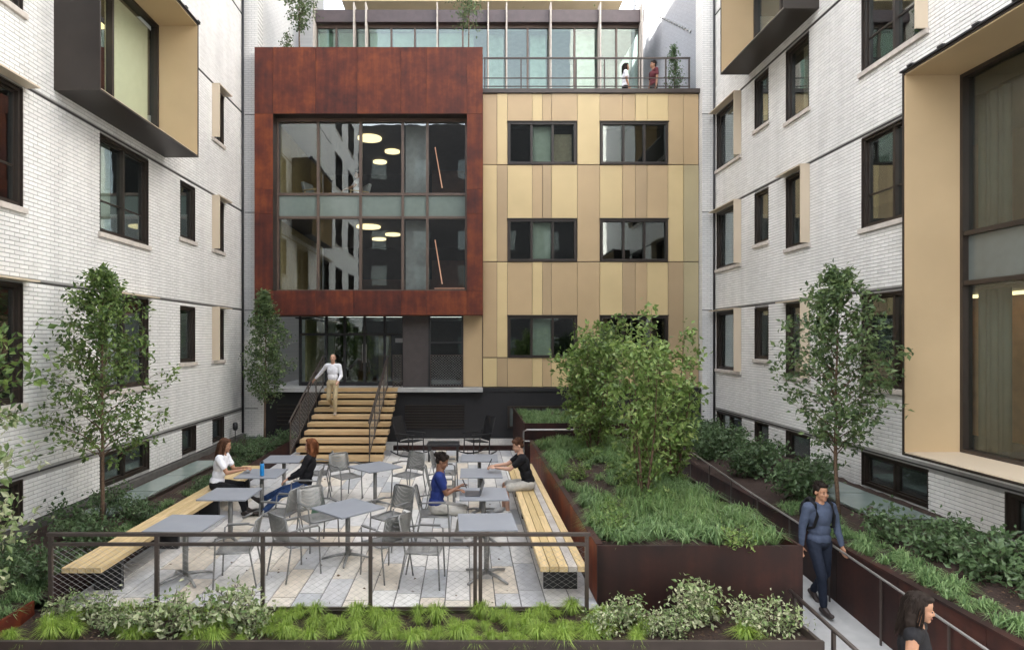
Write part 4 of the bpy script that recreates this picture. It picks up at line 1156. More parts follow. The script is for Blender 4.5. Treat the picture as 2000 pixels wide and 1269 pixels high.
def plant(name, label, cat, base, height, prof, n_br, n_leaf, leaf_len, leafmat, bark='bark', seed=0, trunk_r=0.03,
          stems=1, spread=0.0, droop=0.15, group=None, rise=0.35, aspect=0.55, clump=0.055, part='trunk', top=0.97):
    """woody plant: tapered stems, limbs, twigs and single leaves.  prof: list of (height share, crown radius)"""
    r = np.random.default_rng(seed)
    root = thing(name, label, cat, base, 0, group)
    wood = MB(); LP, LD = [], []
    hs = [p[0] for p in prof]; rs = [p[1] for p in prof]
    h0 = hs[0]
    for s in range(stems):
        a = 2*math.pi*s/max(1, stems) + r.uniform(0, 1)
        lean = np.array([math.cos(a), math.sin(a), 0])*spread*(0.4+0.6*r.random()) if stems > 1 else np.zeros(3)
        H = height*(1 if s == 0 else r.uniform(0.72, 0.98))
        nseg = 9
        tp = []
        wob = np.zeros(3)
        for i in range(nseg+1):
            t = i/nseg
            wob = wob + np.append(r.normal(size=2)*0.012*height/4, 0)
            tp.append(np.array([0, 0, t*H*top]) + lean*(t**0.8) + wob*(t > 0) + (np.array([math.cos(a), math.sin(a), 0])*0.05 if stems > 1 else 0))
        tp = np.array(tp)
        tr = trunk_r/(1 if stems == 1 else 1.5)
        wood.tube([tuple(p) for p in tp], [max(0.003, tr*(1-0.88*(i/nseg))) for i in range(nseg+1)], 7)
        def at(t): 
            q = t*nseg; i = min(int(q), nseg-1); return tp[i]*(1-(q-i)) + tp[i+1]*(q-i)
        nb = n_br//stems
        for k in range(nb):
            hf = h0 + (1-h0)*(((k+r.random())/nb)**0.9)
            rad = np.interp(hf, hs, rs)*(1 if stems == 1 else 0.72)
            az = k*2.39996 + r.normal()*0.35
            out = np.array([math.cos(az), math.sin(az), 0])
            ts = max(0.02, min(0.97, hf - rise*rad/height))
            p0 = at(ts)
            L = rad*(r.uniform(0.62, 1.12) if stems == 1 else r.uniform(0.35, 1.28))
            p3 = at(min(hf, 1.0)) + out*L + np.array([0, 0, L*(rise*r.uniform(0.2, 1.1))])
            p1 = p0 + out*L*0.35 + np.array([0, 0, (p3[2]-p0[2])*0.55])
            ctrl = [p0*(1-t)**2 + 2*p1*t*(1-t) + p3*t*t + r.normal(size=3)*0.012*(t > 0) for t in np.linspace(0, 1, 6)]
            br = max(0.004, tr*0.42*(1-0.7*hf))
            wood.tube([tuple(c) for c in ctrl], [max(0.0018, br*(1-0.8*i/5)) for i in range(6)], 5, caps=False)
            nt = 7
            for q in range(nt):
                t = 0.22 + 0.78*(q+r.random())/nt
                i = min(4, int(t*5)); c0 = ctrl[i]*(1-(t*5-i)) + ctrl[i+1]*(t*5-i)
                d = unit(unit(ctrl[i+1]-ctrl[i])*0.8 + r.normal(size=3)*0.75 + np.array([0, 0, 0.1]))
                tl = L*r.uniform(0.18, 0.42)
                c1 = c0 + d*tl
                wood.tube([tuple(c0), tuple((c0+c1)/2 + r.normal(size=3)*0.008), tuple(c1)], [0.0022, 0.0017, 0.001], 3, caps=False)
                m = max(2, int(n_leaf/(stems*nb*nt)))
                tt = r.random(m)**0.7
                LP.append(c0 + (c1-c0)*tt[:, None] + r.normal(size=(m, 3))*clump)
                LD.append(unit(d*0.5 + r.normal(size=(m, 3))*0.8 + np.array([0, 0, -droop])))
    P = np.concatenate(LP); D = np.concatenate(LD)
    S = leaf_len*r.uniform(0.6, 1.2, len(P))
    wood.build(part, bark, root, smooth=True)
    link('crown', leaf_mesh('crown', P, D, S, leafmat, aspect, r), root)
    return root

plant('slender_tree', 'slender young tree with airy dark green crown beside the green light wells', 'tree', (-5.90, 9.95, 0.05), 4.28,
      [(0.30, 0.75), (0.42, 0.98), (0.58, 0.90), (0.78, 0.62), (0.93, 0.36), (1.0, 0.12)], 62, 4900, 0.098, 'leaf_birch', seed=11, trunk_r=0.036, clump=0.05)
plant('slender_tree', 'slender young tree with narrow dark crown beside the ramp bed', 'tree', (5.92, 9.74, 0.22), 4.10,
      [(0.30, 0.62), (0.42, 0.80), (0.60, 0.84), (0.78, 0.66), (0.92, 0.34), (1.0, 0.10)], 62, 5500, 0.095, 'leaf_pear', seed=23, trunk_r=0.034, clump=0.05)
plant('slender_tree', 'small upright tree with dense grey green crown beside the timber stair', 'tree', (-5.86, 17.9, 0.06), 4.55,
      [(0.30, 0.48), (0.45, 0.74), (0.62, 0.68), (0.80, 0.42), (0.95, 0.16), (1.0, 0.06)], 60, 5200, 0.10, 'leaf_pear', 'bark', seed=31, trunk_r=0.034, clump=0.06)
plant('multi_stem_shrub', 'loose light green multi stem shrub in the middle of the large planter', 'shrub', (2.75, 9.5, 0.60), 3.1,
      [(0.16, 0.36), (0.40, 0.62), (0.6, 0.66), (0.85, 0.44), (1.0, 0.24)], 44, 2500, 0.11, 'leaf_shad', seed=41, trunk_r=0.034, rise=0.95, stems=5, spread=0.45, clump=0.075)
plant('multi_stem_shrub', 'light green multi stem shrub at the ramp side of large planter', 'shrub', (3.60, 10.7, 0.60), 2.75,
      [(0.14, 0.40), (0.35, 0.66), (0.6, 0.66), (0.85, 0.42), (1.0, 0.2)], 44, 2400, 0.115, 'leaf_shad', seed=47, trunk_r=0.034, rise=0.95, stems=5, spread=0.4, clump=0.075)
plant('multi_stem_shrub', 'broad green multi stem shrub at the far end of large planter', 'shrub', (2.75, 13.3, 0.60), 3.05,
      [(0.12, 0.60), (0.35, 0.95), (0.6, 1.0), (0.85, 0.66), (1.0, 0.25)], 56, 4000, 0.12, 'leaf_shad', seed=53, trunk_r=0.034, rise=0.95, stems=5, spread=0.55, clump=0.085)
plant('multi_stem_shrub', 'green multi stem shrub in the raised planter at the base wall', 'shrub', (3.5, 16.6, 0.92), 2.6,
      [(0.12, 0.60), (0.4, 0.90), (0.7, 0.8), (1.0, 0.25)], 50, 4200, 0.10, 'leaf_shrub', seed=59, trunk_r=0.03, stems=4, spread=0.5, clump=0.085)
plant('leafy_tree', 'dark leaved tree with drooping sprays rising from the front bed', 'tree', (-5.62, 6.55, 0.05), 3.55,
      [(0.62, 0.85), (0.74, 0.95), (0.88, 0.75), (1.0, 0.35)], 34, 1500, 0.115, 'leaf_birch', seed=61, trunk_r=0.04, droop=0.5, clump=0.06)
plant('leafy_shrub', 'tall pale variegated shrub with loose sprays in the front bed', 'shrub', (-5.55, 6.75, 0.05), 2.55,
      [(0.08, 0.60), (0.4, 0.88), (0.75, 0.85), (1.0, 0.4)], 52, 2600, 0.10, 'leaf_pale', seed=67, trunk_r=0.02, stems=4, spread=0.5, droop=0.1, clump=0.07, part='stems')
plant('rooftop_tree', 'small round headed tree on the rusted steel roof bed', 'tree', (-5.45, 20.1, 11.9), 2.95,
      [(0.48, 0.35), (0.65, 0.58), (0.85, 0.5), (1.0, 0.15)], 34, 1300, 0.11, 'leaf_rooftop', seed=71, trunk_r=0.035, clump=0.07)
plant('rooftop_shrub', 'thin upright shrub beside the round headed roof tree', 'shrub', (-5.80, 19.9, 11.9), 1.15,
      [(0.1, 0.20), (0.5, 0.22), (1.0, 0.06)], 20, 420, 0.08, 'leaf_rooftop', seed=73, trunk_r=0.012, part='stems')
plant('rooftop_tree', 'roof tree with drooping branches in front of the glass penthouse', 'tree', (0.10, 20.6, 11.9), 3.6,
      [(0.52, 0.45), (0.7, 0.55), (0.88, 0.5), (1.0, 0.2)], 36, 1200, 0.10, 'leaf_rooftop', seed=79, trunk_r=0.03, droop=0.8, rise=-0.25, clump=0.07)
tr_ = thing('plant_trough', 'dark trough holding the narrow cone shrub on the terrace', 'planter', (6.85, 20.1, 10.55))
box('body', -0.55, 0.35, -0.22, 0.22, 0.0, 0.48, 'rail_brown', tr_)
plant('terrace_shrub', 'narrow cone shrub in trough beside the terrace man in maroon', 'shrub', (6.80, 20.1, 11.03), 1.75,
      [(0.02, 0.36), (0.25, 0.30), (0.6, 0.20), (1.0, 0.05)], 40, 1600, 0.075, 'leaf_shrub', seed=83, trunk_r=0.015, clump=0.05, part='stems')
for k, x in enumerate((-4.5, -3.9, -2.0, -1.1, 1.0, 2.3, 3.0, 4.4, 5.3, 5.9)):
    plant('parapet_plant', 'small loose plant in the trough above the penthouse fascia', 'plant', (x, 25.7, 15.59), 0.75+0.25*(k % 3),
          [(0.1, 0.25), (0.6, 0.35), (1.0, 0.1)], 10, 150, 0.10, 'leaf_rooftop', seed=90+k, trunk_r=0.012, group='plants above the penthouse fascia', part='stems', clump=0.09)

# --- grass tufts
def tuft_arrays(r, n, hgt, spread, width):
    """blades as 2-segment strips -> (verts n*5, tris)"""
    az = r.uniform(0, 2*math.pi, n); out = np.stack([np.cos(az), np.sin(az), np.zeros(n)], 1)
    side = np.stack([-np.sin(az), np.cos(az), np.zeros(n)], 1)
    rr = (r.random(n)**0.6)
    b0 = out*(0.045*r.random(n))[:, None]
    h = hgt*r.uniform(0.55, 1.1, n); s = spread*rr*r.uniform(0.6, 1.2, n)
    m = b0 + out*(s*0.35)[:, None] + np.array([0, 0, 1])*(h*0.72)[:, None]
    e = b0 + out*s[:, None] + np.array([0, 0, 1])*(h*np.clip(1.05-0.75*rr, 0.2, 1))[:, None]
    w = width*r.uniform(0.7, 1.3, n)[:, None]
    V = np.zeros((n, 5, 3))
    V[:, 0] = b0 - side*w; V[:, 1] = b0 + side*w; V[:, 2] = m + side*w*0.8; V[:, 3] = m - side*w*0.8; V[:, 4] = e
    T = np.array([(0, 1, 2), (0, 2, 3), (3, 2, 4)])
    Fq = (T[None] + 5*np.arange(n)[:, None, None]).reshape(-1, 3)
    return V.reshape(-1, 3), Fq
def tuft_mesh(name, seed, n, hgt, spread, width, mat):
    V, Fq = tuft_arrays(np.random.default_rng(seed), n, hgt, spread, width); return np_mesh(name, V, Fq, mat)
def meadow(name, label, pts, hgt, spread, width, blades, mat, seed):
    r = np.random.default_rng(seed); Vs, Fs, o = [], [], 0
    for x, y, z in pts:
        k = r.uniform(0.7, 1.25)
        V, Fq = tuft_arrays(r, blades, hgt*k, spread*k, width)
        Vs.append(V + np.array([x, y, z])); Fs.append(Fq + o); o += len(V)
    ob = link(name, np_mesh(name, np.concatenate(Vs), np.concatenate(Fs), mat))
    return tag(ob, label, 'grass', kind='stuff')
tm = [tuft_mesh('sedge_tuft', 200+k, 230, 0.24, 0.24, 0.0034, 'grass_bright') for k in range(5)]
k = 0
r = np.random.default_rng(5)
for row, y in enumerate((6.36, 6.50, 6.66, 6.82, 6.97)):
    x = -4.75 + 0.13*row
    while x < 3.5:
        pale = (-4.3 < x < -2.9 and y < 6.9 and r.random() < 0.7) or (x > 1.9 and y > 6.3 and r.random() < 0.85) or r.random() < 0.12
        if not pale:
            o = link('sedge_tuft', tm[k % 5], None, (x, y+r.uniform(-0.10, 0.08), -0.05)); k += 1
            sc = r.uniform(0.45, 1.1); o.scale = (sc, sc, sc*r.uniform(0.85, 1.15)); o.rotation_euler = (0, 0, r.uniform(0, 6.28))
            tag(o, 'bright green sedge tuft growing in the front planter', 'grass', 'sedge tufts in the front planter')
        x += r.uniform(0.16, 0.31)
# --- pale shrubs in the front planter
def small_shrubs(name, label, group, spots, hgt, rad, leaf_len, mat, seed, n_leaf, stems=5, variants=3):
    protos = []
    for i, (x, y, z, sc) in enumerate(spots):
        if i < variants:
            o = plant(name, label, 'shrub', (x, y, z), hgt, [(0.08, rad*0.8), (0.5, rad), (0.85, rad*0.7), (1.0, rad*0.3)], 30, n_leaf, leaf_len, mat, 'bark_dark',
                      seed=seed+i, trunk_r=0.009, stems=stems, spread=rad*0.8, clump=leaf_len*0.7, group=group, part='stems')
            protos.append(o)
        else:
            o = copy_tree(protos[i % variants]); o.location = (x, y, z); o.rotation_euler = (0, 0, i*1.7)
        o.scale = (sc, sc, sc)
r = np.random.default_rng(8)
small_shrubs('variegated_shrub', 'low variegated cream and green shrub in front planter by yellow bench', 'variegated shrubs near the yellow bench',
             [(-4.5+0.33*i+r.uniform(-0.1, 0.1), 6.65+r.uniform(-0.22, 0.25), -0.05, r.uniform(0.55, 1.25)) for i in range(8)], 0.42, 0.27, 0.066, 'leaf_pale', 300, 300)
small_shrubs('variegated_shrub', 'low variegated cream and green shrub in front of large steel planter', 'variegated shrubs before the large planter',
             [(1.55+0.23*i+r.uniform(-0.1, 0.1), 6.68+r.uniform(-0.22, 0.22), -0.05, r.uniform(0.5, 1.15)) for i in range(9)], 0.46, 0.25, 0.066, 'leaf_pale', 310, 300)
# --- beds beside the walls
small_shrubs('broad_leaf_shrub', 'dark broad leaved shrub in the bed along the ramp wall', 'dark shrubs beyond the ramp',
             [(5.75+0.5*(i % 3)+r.uniform(-0.1, 0.1), 10.7+0.62*i, 0.30, r.uniform(0.85, 1.2)) for i in range(12)], 0.62, 0.48, 0.105, 'leaf_shrub', 320, 900, variants=4)
small_shrubs('broad_leaf_shrub', 'glossy broad leaved shrub in the bed below the tall tan bay', 'glossy shrubs below the bay',
             [(6.02+0.36*(i % 2)+0.05*i, 8.75-0.36*i, 0.22, r.uniform(0.8, 1.05)) for i in range(8)], 0.55, 0.42, 0.10, 'leaf_shrub', 330, 800, variants=3)
small_shrubs('broad_leaf_shrub', 'low green shrub in the bed beside the yellow bench', 'low shrubs by the yellow bench',
             [(-5.35-0.45*(i % 3)+r.uniform(-0.1, 0.1), 7.6+0.42*i, 0.06, r.uniform(0.55, 0.95)) for i in range(9)] + [(-5.1-0.16*(i % 3), 11.8+0.55*i, 0.06, r.uniform(0.4, 0.6)) for i in range(6)]
             + [(-5.3-0.4*(i % 3), 15.4+0.42*i, 0.06, r.uniform(0.6, 0.9)) for i in range(7)], 0.50, 0.42, 0.085, 'leaf_shrub', 340, 750, variants=4)
r = np.random.default_rng(14)
pa, pb = [], []
for i in range(470):
    x, y = r.uniform(1.68, 3.88), r.uniform(7.38, 14.7)
    if r.random() < 0.75 and ((x-2.3)/0.5)**2 + ((y-11.0)/1.6)**2 < 1: continue
    z = 0.54 + 0.10*math.sin(math.pi*(x-1.55)/2.43)
    (pa if math.sin(x*2.1+y*1.3) + math.sin(y*2.3-x) + r.normal()*0.5 > 0.1 else pb).append((x, y, z))
meadow('planter_grass', 'dense green lily turf covering the large steel planter', pa, 0.23, 0.31, 0.0056, 80, 'grass_blue', 15)
meadow('planter_grass', 'pale fine grass patches among lily turf of the large planter', pb, 0.28, 0.32, 0.0045, 85, 'grass_light', 25)
small_shrubs('groundcover_plant', 'low leafy plant among the lily turf of the large planter', 'leafy plants in the large planter',
             [(1.85+0.9*r.random()+(0.9 if i % 3 == 0 else 0), 7.55+0.5*i+r.uniform(-0.2, 0.2), 0.60, r.uniform(0.6, 1.0)) for i in range(12)], 0.34, 0.26, 0.075, 'leaf_shad', 350, 330, variants=3)
meadow('planter_grass', 'green turf grass on the raised planter by the base wall', [(r.uniform(1.55, 4.3), r.uniform(15.4, 18.3), 0.90) for i in range(190)], 0.24, 0.24, 0.0065, 50, 'grass_blue', 16)
meadow('bed_grass', 'fringe of lily turf along the top of the ramp retaining wall', [(r.uniform(5.25, 5.75), r.uniform(5.2, 10.5), 0.22) for i in range(85)], 0.20, 0.25, 0.006, 55, 'grass_blue', 17)
meadow('bed_grass', 'patches of low grass in the bed behind the yellow bench', [(r.uniform(-5.5, -4.88), r.uniform(7.0, 14.8), 0.05) for i in range(120)] + [(r.uniform(-6.3, -5.0), r.uniform(6.3, 8.2), 0.03) for i in range(70)], 0.16, 0.20, 0.0045, 46, 'grass_blue', 18)
# bark chips on the soil
cp = []
for n_, x0, x1, y0, y1, z in ((1500, -4.9, 3.55, 6.28, 7.03, -0.035), (1600, -6.1, -5.0, 7.0, 18.5, 0.07), (1700, 5.2, 6.4, 5.0, 12, 0.25), (1300, 1.65, 3.9, 7.4, 14.7, 0.66)):
    q = np.stack([r.uniform(x0, x1, n_), r.uniform(y0, y1, n_), np.full(n_, z)], 1)
    cp.append(q)
cp = np.concatenate(cp)
tag(link('bark_mulch', leaf_mesh('bark_mulch', cp, unit(r.normal(size=cp.shape)*np.array([1, 1, 0.25])), r.uniform(0.02, 0.055, len(cp)), 'bark', 0.5, r)), 'brown bark chips scattered on the planting soil', 'mulch', kind='stuff')

fl = np.stack([r.uniform(-4.2, 0.8, 90), r.uniform(7.2, 15.0, 90), np.full(90, 0.006)], 1)
tag(link('fallen_leaves', leaf_mesh('fallen_leaves', fl, unit(r.normal(size=fl.shape)*np.array([1, 1, 0.08])), r.uniform(0.03, 0.06, len(fl)), 'bark', 0.6, r)), 'small brown fallen leaves lying on the terrace paving', 'leaves', kind='stuff')
# ------------------------------------------------------------------ people
def V3(*a): return Vector(a)
def remesh(mb, mat, voxel, smooth_it, noise=0.0, seed=0):
    me = bpy.data.meshes.new('tmp'); me.from_pydata(mb.v, [], mb.f); me.update()
    o = bpy.data.objects.new('tmp', me); COL.objects.link(o)
    m = o.modifiers.new('r', 'REMESH'); m.mode = 'VOXEL'; m.voxel_size = voxel
    s = o.modifiers.new('s', 'SMOOTH'); s.factor = 0.5; s.iterations = smooth_it
    dg = bpy.context.evaluated_depsgraph_get(); dg.update()
    out = bpy.data.meshes.new_from_object(o.evaluated_get(dg))
    bpy.data.objects.remove(o); bpy.data.meshes.remove(me)
    if noise > 0:
        from mathutils import noise as NZ
        off = Vector((seed*1.7, seed*0.3, 0))
        n = len(out.vertices); co = np.zeros(n*3, np.float32); nr = np.zeros(n*3, np.float32)
        out.vertices.foreach_get('co', co); out.vertices.foreach_get('normal', nr)
        co = co.reshape(-1, 3); nr = nr.reshape(-1, 3); f = np.zeros(n, np.float32)
        for i, (x, y, z) in enumerate(co.tolist()):
            f[i] = 1.0 - 2.2*abs(NZ.noise(Vector((x*9 + z*5, y*9 - z*4, z*7)) + off)) + 0.4*NZ.noise(Vector((x*22, y*22, z*22)) + off)
        co += nr*(f*noise*1.5 - noise*0.4)[:, None]
        out.vertices.foreach_set('co', co.ravel()); out.update()
    out.materials.clear(); out.materials.append(MATS[mat])
    out.polygons.foreach_set('use_smooth', np.ones(len(out.polygons), bool))
    return out
def ik(a, t, l1, l2, pole):
    d = t-a; L = min(d.length, (l1+l2)*0.995); d = d.normalized()
    x = (L*L + l1*l1 - l2*l2)/(2*L); h = math.sqrt(max(0, l1*l1-x*x))
    p = (pole - d*pole.dot(d)); p = p.normalized() if p.length > 1e-6 else Vector((0, 0, -1))
    return a + d*x + p*h, a + d*L
def cone(mb, a, ra, b, rb, n=10):
    mb.ball(a, ra, n, 7); mb.ball(b, rb, n, 7); mb.tube([a, b], [ra, rb], n)

def person(label, loc, rz, mats, pelvis=(0, 0, 0.95), lean=(0, 0, 1), hands=((-0.24, -0.05, 0.80), (0.24, -0.05, 0.80)), feet=((-0.09, 0, 0.08), (0.09, 0, 0.08)),
           look=(0, 0), sleeve='short', legs='long', hairstyle='short', elbow_pole=(0, 1, -0.3), knee_pole=(0, -1, 0.1), sc=1.0, female=False, shoe=True, foot_yaw=(0, 0), untucked=True, shirt_fit=1.0, group=None, toe_pitch=(0, 0)):
    root = thing('person', label, 'person', loc, rz, group)
    root.scale = (sc, sc, sc)
    P = Vector(pelvis); up = Vector(lean).normalized(); right = Vector((1, 0, 0))
    right = (right - up*right.dot(up)).normalized(); fwd = up.cross(right)            # back direction is +fwd -> local +y
    T = Matrix((right, fwd, up)).transposed()
    sw = 0.165 if female else 0.185
    waist = P + up*0.16; chest = P + up*0.34; neck = P + up*0.53
    shl = [neck + right*(s*sw) - up*0.065 for s in (-1, 1)]
    hip = [P + right*(s*0.088) - up*0.03 for s in (-1, 1)]
    ua, fa, th, sn = 0.285, 0.245, 0.43, 0.42
    el, wr, kn, an = [], [], [], []
    for i, s in enumerate((-1, 1)):
        e, w = ik(shl[i], Vector(hands[i]), ua, fa, Vector((elbow_pole[0]+s*0.35, elbow_pole[1], elbow_pole[2]))); el.append(e); wr.append(w)
        k, a = ik(hip[i], Vector(feet[i]), th, sn, Vector((knee_pole[0]+s*0.12, knee_pole[1], knee_pole[2]))); kn.append(k); an.append(a)
    # head frame
    head_c = neck + up*0.075 + Vector((0, -0.025, 0.075))
    Hm = (Matrix.Rotation(R(look[0]), 3, 'Z') @ Matrix.Rotation(R(look[1]), 3, 'X'))
    def hp(x, y, z): return head_c + Hm @ Vector((x, y, z))
    def torso(mb, g=0.0, low=True):
        if low: mb.ball(P, (0.155+g, 0.108+g, 0.115+g), 14, 9, T)
        mb.ball(waist, ((0.122 if female else 0.138)+g, 0.096+g, 0.15), 14, 9, T)
        mb.ball(chest, ((0.140 if female else 0.160)+g, 0.108+g, 0.175), 14, 9, T)
        if female: mb.ball(chest - fwd*0.062 + up*0.01, (0.115+g, 0.055+g, 0.06), 12, 8, T)
        cone(mb, shl[0] + right*0.02, 0.060+g, shl[1] - right*0.02, 0.060+g)
        cone(mb, neck - up*0.10, 0.085+g, neck - up*(0.02 if g < 0 else 0.055), 0.066+g*0.4)
    b = MB()
    torso(b, -0.006)
    cone(b, neck - up*0.05, 0.058, hp(0, 0.02, -0.06), 0.050)
    b.ball(hp(0, 0.012, 0.032), (0.074, 0.094, 0.086), 16, 11, Hm)
    b.ball(hp(0, -0.030, -0.040), (0.058, 0.060, 0.072), 14, 10, Hm)
    b.ball(hp(0, -0.066, -0.092), (0.028, 0.024, 0.022), 10, 7, Hm)
    cone(b, hp(0, -0.082, 0.006), 0.009, hp(0, -0.096, -0.030), 0.013, 8)
    for s in (-1, 1):
        b.ball(hp(s*0.076, 0.012, -0.014), (0.011, 0.021, 0.032), 8, 7, Hm)
        b.ball(hp(s*0.034, -0.070, -0.030), (0.022, 0.018, 0.02), 8, 6, Hm)
    for i, s in enumerate((-1, 1)):
        cone(b, shl[i], 0.050, el[i], 0.038); cone(b, el[i], 0.038, wr[i], 0.025)
        d = (wr[i]-el[i]).normalized(); sd = d.cross(Vector((0, 0, 1)))
        if sd.length < 0.2: sd = d.cross(Vector((1, 0, 0)))
        sd.normalize(); nn = sd.cross(d)
        if abs(d.z) > 0.7: sd, nn = nn, sd
        pc = wr[i] + d*0.055
        Mh = Matrix((sd, nn, d)).transposed()
        b.ball(pc, (0.040, 0.017, 0.052), 10, 8, Mh)
        cdir = nn if nn.z < 0 else -nn
        if abs(d.z) > 0.7: cdir = Vector((0, -1, 0)) if nn.dot(Vector((0, -1, 0))) >= 0 else nn
        for q, (off, ln) in enumerate(((-0.029, 0.062), (-0.010, 0.074), (0.010, 0.070), (0.028, 0.054))):
            f0 = pc + d*0.040 + sd*off; f1 = f0 + (d*0.85 + cdir*0.4).normalized()*ln*0.55; f2 = f1 + (d*0.5 + cdir*0.8).normalized()*ln*0.5
            cone(b, f0, 0.0095, f1, 0.0088, 7); cone(b, f1, 0.0088, f2, 0.0078, 7)
        t0 = pc - d*0.015 + sd*(-0.034*s); t1 = t0 + (d*0.7 - sd*0.6*s + cdir*0.3).normalized()*0.05
        cone(b, t0, 0.012, t1, 0.0092, 7)
        cone(b, hip[i], 0.078, kn[i], 0.050); cone(b, kn[i], 0.050, kn[i]*0.6+an[i]*0.4, 0.050); cone(b, kn[i]*0.6+an[i]*0.4, 0.050, an[i], 0.034)
    skin, shirt, trousers, hairm, shoem = mats
    link('body', remesh(b, skin, 0.0085, 2), root)
    # top
    c = MB(); torso(c, 0.012*shirt_fit, low=False)
    if untucked: c.ball(P + up*0.035, (0.163, 0.122, 0.12), 14, 9, T)
    for i in (0, 1):
        if sleeve == 'none': continue
        if sleeve == 'short': cone(c, shl[i], 0.064, shl[i]*0.42+el[i]*0.58, 0.058)
        else: cone(c, shl[i], 0.063, el[i], 0.052); cone(c, el[i], 0.052, el[i]*0.08+wr[i]*0.92, 0.037)
    link('shirt', remesh(c, shirt, 0.011, 3, 0.0035, seed=len(label)), root)
    c = MB(); c.ball(P - up*0.005, (0.163, 0.118, 0.118), 14, 9, T)
    for i in (0, 1):
        if legs == 'shorts': cone(c, hip[i], 0.094, hip[i]*0.12+kn[i]*0.88, 0.078)
        else:
            cone(c, hip[i], 0.092, kn[i], 0.064); cone(c, kn[i], 0.064, an[i]*0.9+kn[i]*0.1, 0.050)
    link('trousers' if legs != 'shorts' else 'shorts', remesh(c, trousers, 0.012, 3, 0.004, seed=len(label)+3), root)
    for i, s in enumerate((-1, 1)):
        c = MB(); a = an[i]
        fy = Matrix.Rotation(R(foot_yaw[i]), 3, 'Z') @ Matrix.Rotation(R(toe_pitch[i]), 3, 'X')
        cone(c, a + fy @ Vector((0, 0.035, -0.035)), 0.040, a + fy @ Vector((0, -0.10, -0.046)), 0.036); cone(c, a, 0.042, a + fy @ Vector((0, -0.06, -0.035)), 0.042)
        c.ball(a + fy @ Vector((0, -0.145, -0.048)), (0.040, 0.05, 0.030), 10, 7, fy)
        link('shoe', remesh(c, shoem, 0.010, 2), root)
    h = MB()
    if hairstyle != 'bald':
        h.ball(hp(0, 0.026, 0.048), (0.083, 0.096, 0.084), 16, 11, Hm)
        h.ball(hp(0, -0.035, 0.092), (0.062, 0.046, 0.032), 12, 8, Hm)
        h.ball(hp(0, 0.062, -0.01), (0.070, 0.050, 0.065), 12, 8, Hm)
        if hairstyle == 'long':
            for s in (-1, 0, 1):
                q = [hp(s*0.062, 0.045, 0.0), hp(s*0.078, 0.045, -0.12), hp(s*0.085, 0.03, -0.22), hp(s*0.07, 0.02, -0.33)]
                for u, v, ra, rb in zip(q, q[1:], (0.040, 0.044, 0.042), (0.044, 0.042, 0.022)): cone(h, u, ra, v, rb)
        if hairstyle == 'bob':
            for s in (-1, 0, 1):
                q = [hp(s*0.066, 0.04, 0.02), hp(s*0.084, 0.05, -0.08), hp(s*0.082, 0.04, -0.19)]
                for u, v in zip(q, q[1:]): cone(h, u, 0.048, v, 0.042)
        if hairstyle == 'bun': h.ball(hp(0, 0.125, 0.06), 0.042, 10, 8)
        link('hair', remesh(h, hairm, 0.009, 2, 0.004, seed=5), root)
        rr = random.Random(len(label)); st = MB()
        ln = {'long': 0.34, 'bob': 0.22}.get(hairstyle, 0.035)
        for q in range(220):
            a = rr.uniform(-2.2, 2.2); e = rr.uniform(-0.1, 1.35)      # around the back and sides, crown upward
            if abs(a) > 1.55 and e < 0.55: continue
            nx, ny, nz_ = math.sin(a)*math.cos(e), math.cos(a)*math.cos(e), math.sin(e)
            p0 = Vector((nx*0.086, 0.026+ny*0.098, 0.046+nz_*0.088))
            pts_ = [p0*0.98]
            if ln > 0.1:
                for t in (0.25, 0.6, 1.0):
                    w = 0.088 + 0.012*rr.random()
                    pts_.append(Vector((math.sin(a)*w*(1.0+0.1*t), 0.03+math.cos(a)*(w+0.008), 0.046+nz_*0.06 - ln*t*rr.uniform(0.8, 1.1)+0.0)) + Vector((rr.gauss(0, 0.006), rr.gauss(0, 0.006), 0)))
            else:
                pts_.append(p0 + Vector((nx, ny, nz_))*0.010 + Vector((rr.gauss(0, 0.012), rr.gauss(0, 0.012), 0.004)))
            st.tube([hp(*v) for v in pts_], [0.0045]*(len(pts_)-1)+[0.0012], 3, caps=False)
        st.build('hair_strands', hairm, root, smooth=True)['kind'] = 'stuff'
    else:
        h.ball(hp(0, 0.058, -0.005), (0.078, 0.062, 0.055), 14, 9, Hm)
        link('hair', remesh(h, hairm, 0.009, 2), root)
    for s in (-1, 1):
        e = MB(); e.ball(hp(s*0.033, -0.0825, 0.000), (0.0125, 0.006, 0.0065), 8, 6, Hm); e.build('eye', 'eye_dark', root, smooth=True)
        e = MB(); e.ball(hp(s*0.034, -0.0845, 0.021), (0.019, 0.006, 0.0042), 8, 6, Hm); e.build('eyebrow', hairm, root, smooth=True)
    e = MB(); e.ball(hp(0, -0.088, -0.064), (0.021, 0.008, 0.0075), 8, 6, Hm); e.build('lips', 'lip', root, smooth=True)
    root['wrists'] = [list(w) for w in wr]
    return root, wr, el

# man coming down the stair; tread 6 is at z 0.972, tread 7 at 1.134
person('man in white shirt and khaki trousers coming down timber stair', (-3.80, 17.45, 0.972), R(0), ('skin_light', 'cloth_white', 'cloth_khaki', 'hair_grey', 'shoe_light'),
       pelvis=(0, 0.08, 0.93), lean=(0.02, -0.03, 1), hands=((-0.585, 0.22, 0.96), (0.20, -0.16, 0.98)), feet=((-0.08, 0.42, 0.26), (0.09, -0.02, 0.08)),
       sleeve='long', hairstyle='bald', untucked=False, look=(8, -8), elbow_pole=(0, 0.6, -0.6), foot_yaw=(-6, 6))
